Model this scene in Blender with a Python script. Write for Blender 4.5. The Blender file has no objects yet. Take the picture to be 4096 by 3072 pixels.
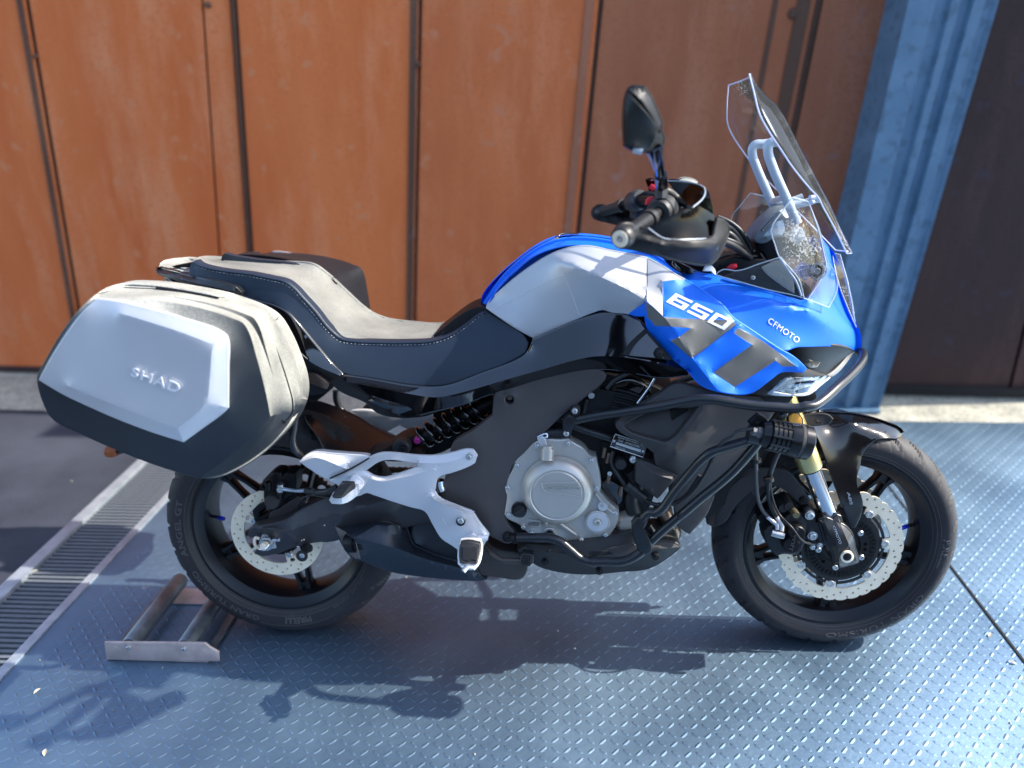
import bpy, bmesh, math, random
import numpy as np
from mathutils import Vector, Matrix
from mathutils.geometry import delaunay_2d_cdt
from mathutils.bvhtree import BVHTree
random.seed(7)
S = bpy.context.scene
COL = S.collection
R = math.radians
# ------------------------------------------------------------------ camera
FPX = 2994.64                       # focal length of the 4096 px wide photograph
CAMP = np.array([0.71736, -1.64590, 1.37077])
YAW, PIT, ROL, LEAN = 0.0658154, 0.3776495, 0.0190177, 0.1052696
def rot(ax, a):
    c, s = math.cos(a), math.sin(a)
    return {'x': np.array([[1,0,0],[0,c,-s],[0,s,c]]), 'y': np.array([[c,0,s],[0,1,0],[-s,0,c]]),
            'z': np.array([[c,-s,0],[s,c,0],[0,0,1]])}[ax]
AX = rot('z', YAW) @ rot('x', -PIT) @ rot('y', ROL)      # columns: right, forward, up
cam = bpy.data.cameras.new('camera'); co = bpy.data.objects.new('camera', cam); COL.objects.link(co)
m4 = Matrix.Identity(4)
for i in range(3):
    m4[i][0], m4[i][1], m4[i][2], m4[i][3] = AX[i][0], AX[i][2], -AX[i][1], CAMP[i]
co.matrix_world = m4
cam.sensor_width = 36; cam.lens = FPX/4096*36; cam.clip_start = .05; cam.clip_end = 500
cam.dof.use_dof = True; cam.dof.focus_distance = 1.72; cam.dof.aperture_fstop = 1.3
S.camera = co
# ------------------------------------------------------------------ world and sun
SUN_EL, SUN_AZ = 41.0, 5.0          # azimuth measured from +x towards +y
W = bpy.data.worlds.new('World'); S.world = W; W.use_nodes = True
nt = W.node_tree; nt.nodes.clear()
sky = nt.nodes.new('ShaderNodeTexSky'); sky.sky_type = 'NISHITA'; sky.sun_disc = False
sky.sun_elevation = R(SUN_EL); sky.sun_rotation = R(90-SUN_AZ); sky.air_density = 1.0; sky.dust_density = 1.2; sky.ozone_density = 1.5
bg = nt.nodes.new('ShaderNodeBackground'); bg.inputs[1].default_value = .15
wo = nt.nodes.new('ShaderNodeOutputWorld')
nt.links.new(sky.outputs[0], bg.inputs[0]); nt.links.new(bg.outputs[0], wo.inputs[0])
sl = bpy.data.lights.new('sun', 'SUN'); sl.energy = 3.2; sl.angle = R(.53); sl.color = (1, .94, .85)
so = bpy.data.objects.new('sun', sl); COL.objects.link(so)
sd = Vector((math.cos(R(SUN_EL))*math.cos(R(SUN_AZ)), math.cos(R(SUN_EL))*math.sin(R(SUN_AZ)), math.sin(R(SUN_EL))))
so.rotation_euler = sd.to_track_quat('Z', 'Y').to_euler()
S.view_settings.view_transform = 'Standard'; S.view_settings.look = 'None'
S.view_settings.exposure = 1.48; S.view_settings.gamma = 1; S.view_settings.use_curve_mapping = False
S.cycles.max_bounces = 8; S.cycles.transparent_max_bounces = 16
# ------------------------------------------------------------------ survey: photo pixel + known depth -> place
def ray(px, py):
    d = AX @ np.array([(px-2048)/FPX, 1, -(py-1536)/FPX]); return CAMP, d
LA = rot('x', LEAN); LV = LEAN
def frame(bike):
    global LA, LV
    LV = LEAN if bike else 0.; LA = rot('x', LV)
def P(px, py, y):                   # bike frame (x forward, y to its left, z up), y = lateral distance from its middle
    o, d = ray(px, py); o = LA @ o; d = LA @ d
    t = (y-o[1])/d[1]; return Vector(o + t*d)
def G(px, py, z=0):                 # world point at height z
    o, d = ray(px, py); t = (z-o[2])/d[2]; return Vector(o+t*d)
def YW(px, py, y):
    o, d = ray(px, py); t = (y-o[1])/d[1]; return Vector(o+t*d)
def ppm(px, py, y):                 # photo pixels per metre there
    p = np.array(P(px, py, y)); w = rot('x', -LV) @ p - CAMP
    return FPX/float(w @ AX[:, 1])
def crop(x0, y0, s): return lambda L: [(x0+p[0]/s, y0+p[1]/s)+tuple(p[2:]) for p in L]
A=crop(0,1000,1.659); B=crop(600,1700,1.659); C=crop(1200,900,2.074); D=crop(1800,1400,1.659); E=crop(1900,800,1.843)
F=crop(2400,250,1.952); GG=crop(2700,1000,2.074); H=crop(2700,1600,1.58); K=crop(1100,1400,2.458); L=crop(800,1750,2.37)
MM=crop(2950,1850,2.765); N=crop(2350,650,3.16); O=crop(2850,750,3.318); Q=crop(2000,1450,2.765); RR=crop(1700,1950,1.843)
SS=crop(1250,1900,2.949); T=crop(2400,1400,2.458); U=crop(550,980,2.458); V=crop(2950,1350,3.016); X=crop(2950,1600,3.16)
def one(f, x, y): return f([(x, y)])[0]
# ------------------------------------------------------------------ materials
def mat(name, col, rough=.5, metal=0., coat=0., var=.08, vs=6., bump=0., bs=150., spec=.5, sheen=0., rvar=.08, sun_dust=0., weave=0., coatr=.05, col2=None):
    m = bpy.data.materials.new(name); m.use_nodes = True; n = m.node_tree; b = n.nodes['Principled BSDF']; lk = n.links.new
    tc = n.nodes.new('ShaderNodeTexCoord')
    no = n.nodes.new('ShaderNodeTexNoise'); no.inputs['Scale'].default_value = vs; no.inputs['Detail'].default_value = 6; lk(tc.outputs['Object'], no.inputs[0])
    mr = n.nodes.new('ShaderNodeMapRange'); mr.inputs[1].default_value=.3; mr.inputs[2].default_value=.7; lk(no.outputs[0], mr.inputs[0])
    mx = n.nodes.new('ShaderNodeMix'); mx.data_type='RGBA'; lk(mr.outputs[0], mx.inputs[0])
    c2 = col2 if col2 else tuple(min(1, c*(1+var*1.5)) for c in col)
    mx.inputs[6].default_value = tuple(c*(1-var) for c in col)+(1,); mx.inputs[7].default_value = tuple(c2)+(1,)
    out = mx.outputs[2]
    rr = n.nodes.new('ShaderNodeMapRange'); rr.inputs[3].default_value=max(0,rough-rvar); rr.inputs[4].default_value=min(1,rough+rvar); lk(no.outputs[0], rr.inputs[0])
    rout = rr.outputs[0]
    if sun_dust:
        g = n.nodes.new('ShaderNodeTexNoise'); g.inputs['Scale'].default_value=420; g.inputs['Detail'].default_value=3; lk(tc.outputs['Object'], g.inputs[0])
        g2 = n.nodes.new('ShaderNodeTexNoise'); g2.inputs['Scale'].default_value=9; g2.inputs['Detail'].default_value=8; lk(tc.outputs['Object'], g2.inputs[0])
        ge = n.nodes.new('ShaderNodeNewGeometry'); sp = n.nodes.new('ShaderNodeVectorMath'); sp.operation='DOT_PRODUCT'; lk(ge.outputs['Normal'], sp.inputs[0]); sp.inputs[1].default_value=(.5,0,.86)  # dust mask leaned towards the sun, so sunlit facets are painted paler too
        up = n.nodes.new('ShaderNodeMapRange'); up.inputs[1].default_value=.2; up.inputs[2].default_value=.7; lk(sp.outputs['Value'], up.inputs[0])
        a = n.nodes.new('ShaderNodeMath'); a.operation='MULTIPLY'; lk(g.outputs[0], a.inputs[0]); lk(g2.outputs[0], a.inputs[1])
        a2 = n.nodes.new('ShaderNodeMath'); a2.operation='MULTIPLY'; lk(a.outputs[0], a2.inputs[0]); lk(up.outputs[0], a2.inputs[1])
        a3 = n.nodes.new('ShaderNodeMath'); a3.operation='MULTIPLY'; a3.use_clamp=True; lk(a2.outputs[0], a3.inputs[0]); a3.inputs[1].default_value=sun_dust*4
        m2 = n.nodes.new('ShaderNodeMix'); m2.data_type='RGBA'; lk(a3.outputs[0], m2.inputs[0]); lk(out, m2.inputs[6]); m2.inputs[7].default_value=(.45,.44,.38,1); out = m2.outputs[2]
    lk(out, b.inputs['Base Color']); lk(rout, b.inputs['Roughness'])
    b.inputs['Metallic'].default_value = metal; b.inputs['Coat Weight'].default_value = coat; b.inputs['Coat Roughness'].default_value = coatr
    b.inputs['Specular IOR Level'].default_value = spec; b.inputs['Sheen Weight'].default_value = sheen
    if bump or weave:
        if weave:
            w1 = n.nodes.new('ShaderNodeTexWave'); w1.inputs['Scale'].default_value=weave; w1.bands_direction='DIAGONAL'; lk(tc.outputs['Object'], w1.inputs[0])
            w2 = n.nodes.new('ShaderNodeTexWave'); w2.inputs['Scale'].default_value=weave; w2.bands_direction='X'; lk(tc.outputs['Object'], w2.inputs[0])
            h = n.nodes.new('ShaderNodeMath'); h.operation='ADD'; lk(w1.outputs[1], h.inputs[0]); lk(w2.outputs[1], h.inputs[1])
            hs, st, di = h.outputs[0], .25, .0004
        else:
            bn = n.nodes.new('ShaderNodeTexNoise'); bn.inputs['Scale'].default_value=bs; bn.inputs['Detail'].default_value=4; lk(tc.outputs['Object'], bn.inputs[0])
            hs, st, di = bn.outputs[0], bump, .002
        bp = n.nodes.new('ShaderNodeBump'); bp.inputs['Strength'].default_value=st; bp.inputs['Distance'].default_value=di; lk(hs, bp.inputs['Height']); lk(bp.outputs[0], b.inputs['Normal'])
    return m
BLUE = mat('blue_paint', (.002,.150,.80), .48, .1, 0, .04, spec=.4)
CASED = mat('case_plastic_shaded', (.008,.010,.014), .45, 0, 0, .1, bump=.2, bs=700, spec=.4)  # darker copy of the case plastic: the far case's shade is in its colour
PANL = mat('case_letter_silver', (.82,.83,.86), .3, .2, 0, .03)
SILV = mat('silver_paint', (.46,.47,.49), .38, .3, .15, .04, coatr=.3)
GREY = mat('grey_graphic', (.16,.155,.14), .45, .2, .1, .04, coatr=.3)
WHITE = mat('white_decal', (.8,.8,.8), .35)
PANS = mat('case_silver', (.62,.63,.66), .40, .4, 0, .03)
PIANO = mat('gloss_black', (.003,.003,.004), .07, 0, .7, .1, rvar=.02, spec=.9)
PLAS = mat('matte_black_plastic', (.019,.0185,.020), .46, 0, 0, .12, bump=.12, bs=900, sun_dust=.05, spec=.33)
CASE = mat('case_plastic', (.020,.026,.034), .5, 0, 0, .1, bump=.2, bs=700, sun_dust=.7, spec=.35)
WEAV = mat('woven_plastic', (.068,.060,.060), .42, 0, 0, .1, weave=160, spec=.4)
DARK = mat('dark_metal', (.005,.005,.006), .45, 0, 0, .2, bump=.1, spec=.3)
TUBE = mat('black_powder_coat', (.010,.011,.013), .30, 0, 0, .1, bump=.03, bs=1200, spec=.6)
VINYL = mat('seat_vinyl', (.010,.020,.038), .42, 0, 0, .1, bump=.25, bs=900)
VTOP = mat('dusty_seat_vinyl', (.050,.055,.058), .45, 0, 0, .2, bump=.6, bs=600, sun_dust=.42)
ALU = mat('cast_aluminium', (.54,.51,.46), .36, .55, 0, .06, bump=.1, bs=700)
ALW = mat('silver_casting', (.64,.64,.66), .40, .35, 0, .06, bump=.12, bs=900)
STEEL = mat('disc_steel', (.90,.77,.57), .36, .15, 0, .06, vs=30)
CHROME = mat('chrome', (.78,.79,.80), .08, 1, 0, .02, rvar=.03)
BOLT = mat('zinc_bolt', (.62,.62,.60), .25, .9, 0, .05)
GOLD = mat('gold_anodised', (.72,.60,.26), .28, .8, 0, .05)
RUB = mat('tyre_rubber', (.023,.0205,.0225), .62, 0, 0, .3, bump=.2, bs=300, sun_dust=.05, spec=.35)
RUBL = mat('tyre_lettering', (.075,.068,.066), .5)
RUBB = mat('black_rubber', (.016,.016,.017), .45, bump=.1)
RIM = mat('wheel_black', (.006,.006,.008), .32, 0, 0, .1, spec=.4)
RED = mat('red_plastic', (.7,.02,.04), .4)
PINK = mat('magenta_anodised', (.6,.06,.35), .3, .6)
BLUV = mat('blue_cap', (.01,.03,.55), .3, .3)
AMBER = mat('amber_reflector', (.85,.36,.01), .25, 0, .5, bump=.8, bs=900)
CREAM = mat('bar_end_disc', (.86,.72,.55), .3, 0)
BRGY = mat('pale_grey_bracket', (.42,.47,.52), .4, .2)
RUSTY = mat('chain_metal', (.16,.11,.085), .45, .7, 0, .3, vs=40)
BRON = mat('heat_blued_pipe', (.30,.22,.16), .35, .9, 0, .3)
LABEL = mat('label_plate', (.55,.55,.53), .3, .5)
STITCH = mat('stitching', (.62,.62,.60), .7)
def glass(name, tint, refl=.08, spots=0., rough=.03):
    m = bpy.data.materials.new(name); m.use_nodes = True; n = m.node_tree; n.nodes.clear(); lk = n.links.new
    o = n.nodes.new('ShaderNodeOutputMaterial'); tr = n.nodes.new('ShaderNodeBsdfTransparent'); tr.inputs[0].default_value = tint+(1,)
    gl = n.nodes.new('ShaderNodeBsdfGlossy'); gl.inputs['Roughness'].default_value = rough
    fr = n.nodes.new('ShaderNodeFresnel'); fr.inputs[0].default_value = 1.13
    ad = n.nodes.new('ShaderNodeMath'); ad.operation='ADD'; ad.use_clamp=True; lk(fr.outputs[0], ad.inputs[0]); ad.inputs[1].default_value = refl-.03
    mx = n.nodes.new('ShaderNodeMixShader'); lk(ad.outputs[0], mx.inputs[0]); lk(tr.outputs[0], mx.inputs[1]); lk(gl.outputs[0], mx.inputs[2])
    out = mx.outputs[0]
    if spots:
        tc = n.nodes.new('ShaderNodeTexCoord')
        a = n.nodes.new('ShaderNodeTexVoronoi'); a.inputs['Scale'].default_value=230; lk(tc.outputs['Object'], a.inputs[0])
        sc_ = n.nodes.new('ShaderNodeSeparateColor'); lk(a.outputs['Color'], sc_.inputs[0])
        th_ = n.nodes.new('ShaderNodeMath'); th_.operation='MULTIPLY'; lk(sc_.outputs[0], th_.inputs[0]); th_.inputs[1].default_value=.95
        c = n.nodes.new('ShaderNodeTexNoise'); c.inputs['Scale'].default_value=9; c.inputs['Detail'].default_value=5; lk(tc.outputs['Object'], c.inputs[0])
        cm = n.nodes.new('ShaderNodeMapRange'); cm.inputs[1].default_value=.50; cm.inputs[2].default_value=.78; lk(c.outputs[0], cm.inputs[0]); pt = n.nodes.new('ShaderNodeMath'); pt.operation='MULTIPLY'; lk(th_.outputs[0], pt.inputs[0]); lk(cm.outputs[0], pt.inputs[1])
        p = n.nodes.new('ShaderNodeMath'); p.operation='LESS_THAN'; lk(a.outputs['Distance'], p.inputs[0]); lk(pt.outputs[0], p.inputs[1])
        r_ = n.nodes.new('ShaderNodeMapRange'); r_.inputs[3].default_value=.012; r_.inputs[4].default_value=.6*spots; lk(p.outputs[0], r_.inputs[0])
        df = n.nodes.new('ShaderNodeBsdfDiffuse'); df.inputs[0].default_value=(.75,.76,.74,1)
        m2 = n.nodes.new('ShaderNodeMixShader'); lk(r_.outputs[0], m2.inputs[0]); lk(out, m2.inputs[1]); lk(df.outputs[0], m2.inputs[2]); out = m2.outputs[0]
    lk(out, o.inputs[0]); return m
CLEAR = glass('clear_screen', (.95,.96,.97), .05, .6)
EDGE = mat('screen_edge', (.55,.60,.80), .2, 0, .5)
TINT = glass('smoked_screen', (.14,.15,.11), .045)
LENS = glass('lamp_lens', (.85,.9,.92), .2, 0)
# ------------------------------------------------------------------ object helpers
def tag(o, label=None, cat=None, group=None, kind=None):
    if label: o['label'] = label
    if cat: o['category'] = cat
    if group: o['group'] = group
    if kind: o['kind'] = kind
    return o
def empty(name, loc=(0,0,0)):
    o = bpy.data.objects.new(name, None); o.location = loc; COL.objects.link(o); return o
def finish(name, bm, mats, parent=None, ang=32, recalc=True, smooth=True):
    if recalc: bmesh.ops.recalc_face_normals(bm, faces=bm.faces)
    if smooth:
        for f in bm.faces: f.smooth = True
        a = R(ang)
        for e in bm.edges:
            if len(e.link_faces) == 2 and e.calc_face_angle(0) > a: e.smooth = False
    me = bpy.data.meshes.new(name); bm.to_mesh(me); bm.free()
    for mt in (mats if isinstance(mats, (list, tuple)) else [mats]): me.materials.append(mt)
    o = bpy.data.objects.new(name, me); COL.objects.link(o)
    if parent: o.parent = parent
    return o
def mirrored(o):
    me = o.data.copy()
    for v in me.vertices: v.co.y = -v.co.y
    me.flip_normals(); q = bpy.data.objects.new(o.name.split('.')[0], me); COL.objects.link(q); q.parent = o.parent; return q
def inpoly(x, y, poly):
    c = False; j = len(poly)-1
    for i in range(len(poly)):
        xi, yi = poly[i][0], poly[i][1]; xj, yj = poly[j][0], poly[j][1]
        if (yi > y) != (yj > y) and x < (xj-xi)*(y-yi)/(yj-yi)+xi: c = not c
        j = i
    return c
def cv(pts, closed=True, step=14., sharp=42):
    """curve through the points; corners sharper than `sharp` degrees stay corners"""
    n = len(pts); v = [np.array(p[:3], float) for p in pts]; out = []
    def tan(i):
        if not closed and i in (0, n-1): return None
        a = v[i]-v[i-1]; b = v[(i+1) % n]-v[i]
        la, lb = np.linalg.norm(a[:2])+1e-9, np.linalg.norm(b[:2])+1e-9
        ca = float(a[:2] @ b[:2])/(la*lb)
        if ca < math.cos(R(sharp)): return None
        return (a/la+b/lb)/2
    for i in range(n if closed else n-1):
        p, q = v[i], v[(i+1) % n]; l = np.linalg.norm((q-p)[:2]); t0, t1 = tan(i), tan((i+1) % n); ch = (q-p)/max(l, 1e-9)
        if t0 is None: t0 = ch
        if t1 is None: t1 = ch
        k = max(1, int(round(l/step)))
        for s in range(k):
            t = s/k; h1=2*t**3-3*t*t+1; h2=t**3-2*t*t+t; h3=-2*t**3+3*t*t; h4=t**3-t*t
            out.append(tuple(h1*p+h2*t0*l+h3*q+h4*t1*l))
    if not closed: out.append(tuple(v[-1]))
    return out
def cdt(pts, edges, ot=0):
    r = delaunay_2d_cdt([Vector((p[0], p[1])) for p in pts], edges, [], ot, 1e-4, True)
    return r[0], r[2], r[3]
class Surf:
    """depth over the picture plane, interpolated from surveyed points"""
    def __init__(s, pts, edges):
        v, f, orig = cdt([p[:2] for p in pts], edges)
        z = []
        for i, q in enumerate(v):
            if orig[i]: z.append(pts[orig[i][0]][2])
            else:
                k = sorted(range(len(pts)), key=lambda j: (pts[j][0]-q[0])**2+(pts[j][1]-q[1])**2)[:2]
                d = [math.hypot(pts[j][0]-q[0], pts[j][1]-q[1])+1e-6 for j in k]; z.append((pts[k[0]][2]*d[1]+pts[k[1]][2]*d[0])/(d[0]+d[1]))
        s.set(v, f, z)
    def set(s, v, f, z):
        s.v = [(q[0], q[1]) for q in v]; s.z = z; s.bvh = BVHTree.FromPolygons([(q[0], q[1], z[i]*1000) for i, q in enumerate(v)], f)
    def __call__(s, x, y):
        h = s.bvh.ray_cast(Vector((x, y, -5000)), Vector((0, 0, 1)))
        if h[0] is None:
            k = min(range(len(s.v)), key=lambda j: (s.v[j][0]-x)**2+(s.v[j][1]-y)**2); return s.z[k]
        return h[0][2]/1000
def shell(name, outline, mats, parent=None, inner=(), creases=(), thick=.012, r=.0022, grid=16., smooth=3, decals=(), holes=(), mirror=False, raw=False, cap=True, ang=32, step=14.):
    """panel: outline/inner/creases are (px, py, lateral distance); gets rounded rims and a real thickness"""
    ol = list(outline) if raw else cv(outline, True, step)
    hl = [cv(h, True, 10.) for h in holes]; cr = [cv(c, False, step) for c in creases]
    pts = []; ed = []
    def loop(L_, close):
        b = len(pts); pts.extend(L_); k = len(L_)
        ed.extend([(b+i, b+i+1) for i in range(k-1)]); 
        if close: ed.append((b+k-1, b))
    loop(ol, True)
    for h in hl: loop(h, True)
    for c in cr: loop(c, False)
    pts.extend(inner)
    S0 = Surf(pts, ed)
    fp = list(pts); fe = list(ed)
    for dpoly, _ in decals:
        b = len(fp); q = [(x, y, S0(x, y)) for x, y, *_z in dpoly]; fp.extend(q); k = len(q); fe.extend([(b+i, b+(i+1) % k) for i in range(k)])
    xs = [p[0] for p in ol]; ys = [p[1] for p in ol]; ring = np.array([(p[0], p[1]) for p in fp])
    gx = np.arange(min(xs)+grid/2, max(xs), grid); gy = np.arange(min(ys)+grid/2, max(ys), grid)
    for j, y in enumerate(gy):
        for x in gx+(grid/2 if j % 2 else 0):
            if inpoly(x, y, ol) and np.min((ring[:, 0]-x)**2+(ring[:, 1]-y)**2) > (grid*.45)**2: fp.append((x, y, S0(x, y)))
    v, f, orig = cdt([p[:2] for p in fp], fe)
    z = [fp[orig[i][0]][2] if orig[i] else S0(v[i][0], v[i][1]) for i in range(len(v))]
    keep = []
    for t in f:
        cx = sum(v[i][0] for i in t)/3; cy = sum(v[i][1] for i in t)/3
        if inpoly(cx, cy, ol) and not any(inpoly(cx, cy, h) for h in hl):
            mi = 0
            for dpoly, k in decals:
                if inpoly(cx, cy, dpoly): mi = k
            keep.append((t, mi))
    # smoothing of depth inside
    cnt = {}; nb = {}
    for t, _ in keep:
        for a in range(3):
            i, j = t[a], t[(a+1) % 3]; k = (min(i, j), max(i, j)); cnt[k] = cnt.get(k, 0)+1; nb.setdefault(i, set()).add(j); nb.setdefault(j, set()).add(i)
    bd = set()
    for (i, j), c in cnt.items():
        if c == 1: bd.add(i); bd.add(j)
    if len(keep) > 3 and (smooth or creases or len(inner)):
        idx = sorted(nb); pos = {i: k for k, i in enumerate(idx)}; n_ = len(idx); xy = np.array([(v[i][0], v[i][1]) for i in idx]); Wm = np.zeros((n_, n_)); ar = np.full(n_, 1e-3)
        for t, _ in keep:
            q = [pos[i] for i in t]; e1 = xy[q[1]]-xy[q[0]]; e2 = xy[q[2]]-xy[q[0]]; at_ = abs(e1[0]*e2[1]-e1[1]*e2[0])/2+1e-6
            for k in range(3):
                o_, a_, b_ = q[k], q[(k+1) % 3], q[(k+2) % 3]; u_ = xy[a_]-xy[o_]; w_ = xy[b_]-xy[o_]
                c_ = max(-1.5, min(6., float(u_ @ w_)/(2*at_)))/2; Wm[a_, b_] += c_; Wm[b_, a_] += c_; ar[o_] += at_/3
        Wm = np.maximum(Wm, .02*(Wm != 0)); Lm = (Wm-np.diag(Wm.sum(1)))/ar[:, None]
        hard = np.zeros(n_, bool); soft = np.zeros(n_)
        nio = len(fp)
        b_out = sum(len(q) for q in [ol]+hl); b_cr = b_out+sum(len(q) for q in cr); b_in = b_cr+len(inner)
        for i in idx:
            if i in bd: hard[pos[i]] = True
            elif orig[i] and b_out <= orig[i][0] < b_cr: hard[pos[i]] = True
            elif orig[i] and b_cr <= orig[i][0] < b_in: soft[pos[i]] = 1
        z0 = np.array([z[i] for i in idx]); fr = ~hard
        if fr.any():
            Lr = Lm[fr]*float(np.median(ar)); A1 = Lr[:, fr]; rhs = -Lr[:, hard] @ z0[hard]
            if len(creases) and not len(inner): M1 = -(Wm-np.diag(Wm.sum(1)))[fr][:, fr]+np.eye(int(fr.sum()))*1e-7; z1 = z0.copy(); z1[fr] = np.linalg.solve(M1, Wm[fr][:, hard] @ z0[hard])
            else:
             M1 = A1.T @ A1+np.diag(soft[fr]*.02+1e-7); zz = np.linalg.solve(M1, A1.T @ rhs+(soft[fr]*.02+1e-7)*z0[fr]); z1 = z0.copy(); z1[fr] = zz
        else: z1 = z0
        bm_ = np.array([i in bd for i in idx]); Sm = Wm/np.maximum(Wm.sum(1), 1e-9)[:, None]
        for _ in range(smooth): z2 = .5*z1+.5*(Sm @ z1); z1 = np.where(bm_, z1, z2)
        z = list(z)
        for k, i in enumerate(idx): z[i] = float(z1[k])
    bm = bmesh.new(); vm = {}
    def build(sg):
        vm.clear()
        for t, mi in keep:
            for i in t:
                if i not in vm:
                    p = P(v[i][0], v[i][1], z[i]); vm[i] = bm.verts.new((p.x, p.y*sg, p.z))
        for t, mi in keep:
            fc = bm.faces.new([vm[i] for i in (t if sg > 0 else t[::-1])]); fc.material_index = mi
        # outward directions on the boundary
        nrm = {i: np.zeros(2) for i in bd}; bed = []
        for t, mi in keep:
            for a in range(3):
                i, j, k = t[a], t[(a+1) % 3], t[(a+2) % 3]
                if cnt[(min(i, j), max(i, j))] == 1:
                    e = np.array([v[j][0]-v[i][0], v[j][1]-v[i][1]]); q = np.array([e[1], -e[0]]); q /= np.linalg.norm(q)+1e-9
                    m_ = np.array([v[k][0]-v[i][0], v[k][1]-v[i][1]])
                    if q @ m_ > 0: q = -q
                    nrm[i] += q; nrm[j] += q; bed.append((i, j, mi))
        rings = [vm]
        steps = [(math.sin(a), 1-math.cos(a)) for a in (R(35), R(65), R(90))]
        prof = [(s_[0]*r, s_[1]*r) for s_ in steps]+[(r, thick)]
        for off, dp in prof:
            rg = {}
            for i in bd:
                q = nrm[i]/(np.linalg.norm(nrm[i])+1e-9); s_ = ppm(v[i][0], v[i][1], z[i])*off
                p = P(v[i][0]+q[0]*s_, v[i][1]+q[1]*s_, z[i]); rg[i] = bm.verts.new((p.x, (p.y+dp)*sg, p.z))
            rings.append(rg)
        for a in range(len(rings)-1):
            for i, j, mi in bed:
                q = [rings[a][j], rings[a][i], rings[a+1][i], rings[a+1][j]]
                fc = bm.faces.new(q if sg > 0 else q[::-1]); fc.material_index = mi
        if cap:
            last = rings[-1]; bk = {}
            for t, mi in keep:
                for i in t:
                    if i not in bk: bk[i] = last[i] if i in bd else bm.verts.new((vm[i].co.x, vm[i].co.y+thick*sg, vm[i].co.z))
            for t, mi in keep:
                q = [bk[i] for i in t]
                fc = bm.faces.new(q[::-1] if sg > 0 else q); fc.material_index = 0
    build(1)
    o = finish(name, bm, mats, parent, (13 if len(creases) and smooth <= 2 else ang), recalc=cap)
    if mirror: mirrored(o)
    sf = Surf.__new__(Surf); sf.set(v, [t for t, _ in keep], z)
    return o, sf
def flat(name, outline, mats, y, thick, parent=None, **k):
    if 'raw' not in k and len(outline) < 9: k['raw'] = True
    return shell(name, [(p[0], p[1], y) for p in outline], mats, parent, thick=thick, smooth=0, grid=200., **k)[0]
def spl(pts, n=8, closed=False):
    v = [Vector(p) for p in pts]; out = []; m = len(v)
    rng = range(m if closed else m-1)
    for i in rng:
        p1, p2 = v[i], v[(i+1) % m]; p0 = v[i-1] if (i or closed) else p1; p3 = v[(i+2) % m] if (closed or i+2 < m) else p2
        for s in range(n):
            t = s/n; a = max((p1-p0).length, 1e-6); b = (p2-p1).length; c = max((p3-p2).length, 1e-6)
            m1 = ((p1-p0)/a+(p2-p1)/max(b,1e-6))/2*b; m2 = ((p2-p1)/max(b,1e-6)+(p3-p2)/c)/2*b
            out.append((2*t**3-3*t*t+1)*p1+(t**3-2*t*t+t)*m1+(-2*t**3+3*t*t)*p2+(t**3-t*t)*m2)
    if not closed: out.append(v[-1])
    return out
def tube_bm(bm, path, rad, seg=12, closed=False, flatten=1.0, caps=True, mirror=False, mi=0):
    n = len(path); rd = rad if isinstance(rad, (list, tuple)) else [rad]*n
    up = Vector((0, 1, 0)); rings = []
    for i, p in enumerate(path):
        t = (path[(i+1) % n]-path[i-1]) if closed else (path[min(i+1, n-1)]-path[max(i-1, 0)])
        if t.length < 1e-9: t = Vector((1, 0, 0))
        t.normalize(); a = up-t*up.dot(t)
        if a.length < .05: a = Vector((1, 0, .3)); a = a-t*a.dot(t)
        a.normalize(); b = t.cross(a); up = a
        rings.append([p+(a*math.cos(2*math.pi*k/seg)*flatten+b*math.sin(2*math.pi*k/seg))*rd[i] for k in range(seg)])
    for sg in ((1, -1) if mirror else (1,)):
        vr = [[bm.verts.new((q.x, q.y*sg, q.z)) for q in rg] for rg in rings]
        for i in range(n if closed else n-1):
            A_, B_ = vr[i], vr[(i+1) % n]
            for k in range(seg):
                f = bm.faces.new((A_[k], A_[(k+1) % seg], B_[(k+1) % seg], B_[k])); f.material_index = mi
        if not closed and caps:
            for e in (0, -1):
                f = bm.faces.new(vr[e]); f.material_index = mi
def tube(name, pts, rad, m, parent, seg=12, n=8, smooth=True, mirror=False, pix=False, **k):
    """pts: (px, py, lateral); rad in metres, or half the width in photo pixels when pix"""
    w = [P(*p[:3]) for p in pts]
    if pix: rad = [rad/ppm(*p[:3]) for p in pts]; rad = sum(rad)/len(rad)
    bm = bmesh.new(); tube_bm(bm, spl(w, n) if smooth else w, rad, seg, **k)
    o = finish(name, bm, m, parent, 50)
    if mirror: mirrored(o)
    return o
def tube3(name, pts, rad, m, parent, seg=12, n=8, smooth=True, mirror=False, **k):
    bm = bmesh.new(); tube_bm(bm, spl(pts, n) if smooth else [Vector(p) for p in pts], rad, seg, **k)
    o = finish(name, bm, m, parent, 50)
    if mirror: mirrored(o)
    return o
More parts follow.
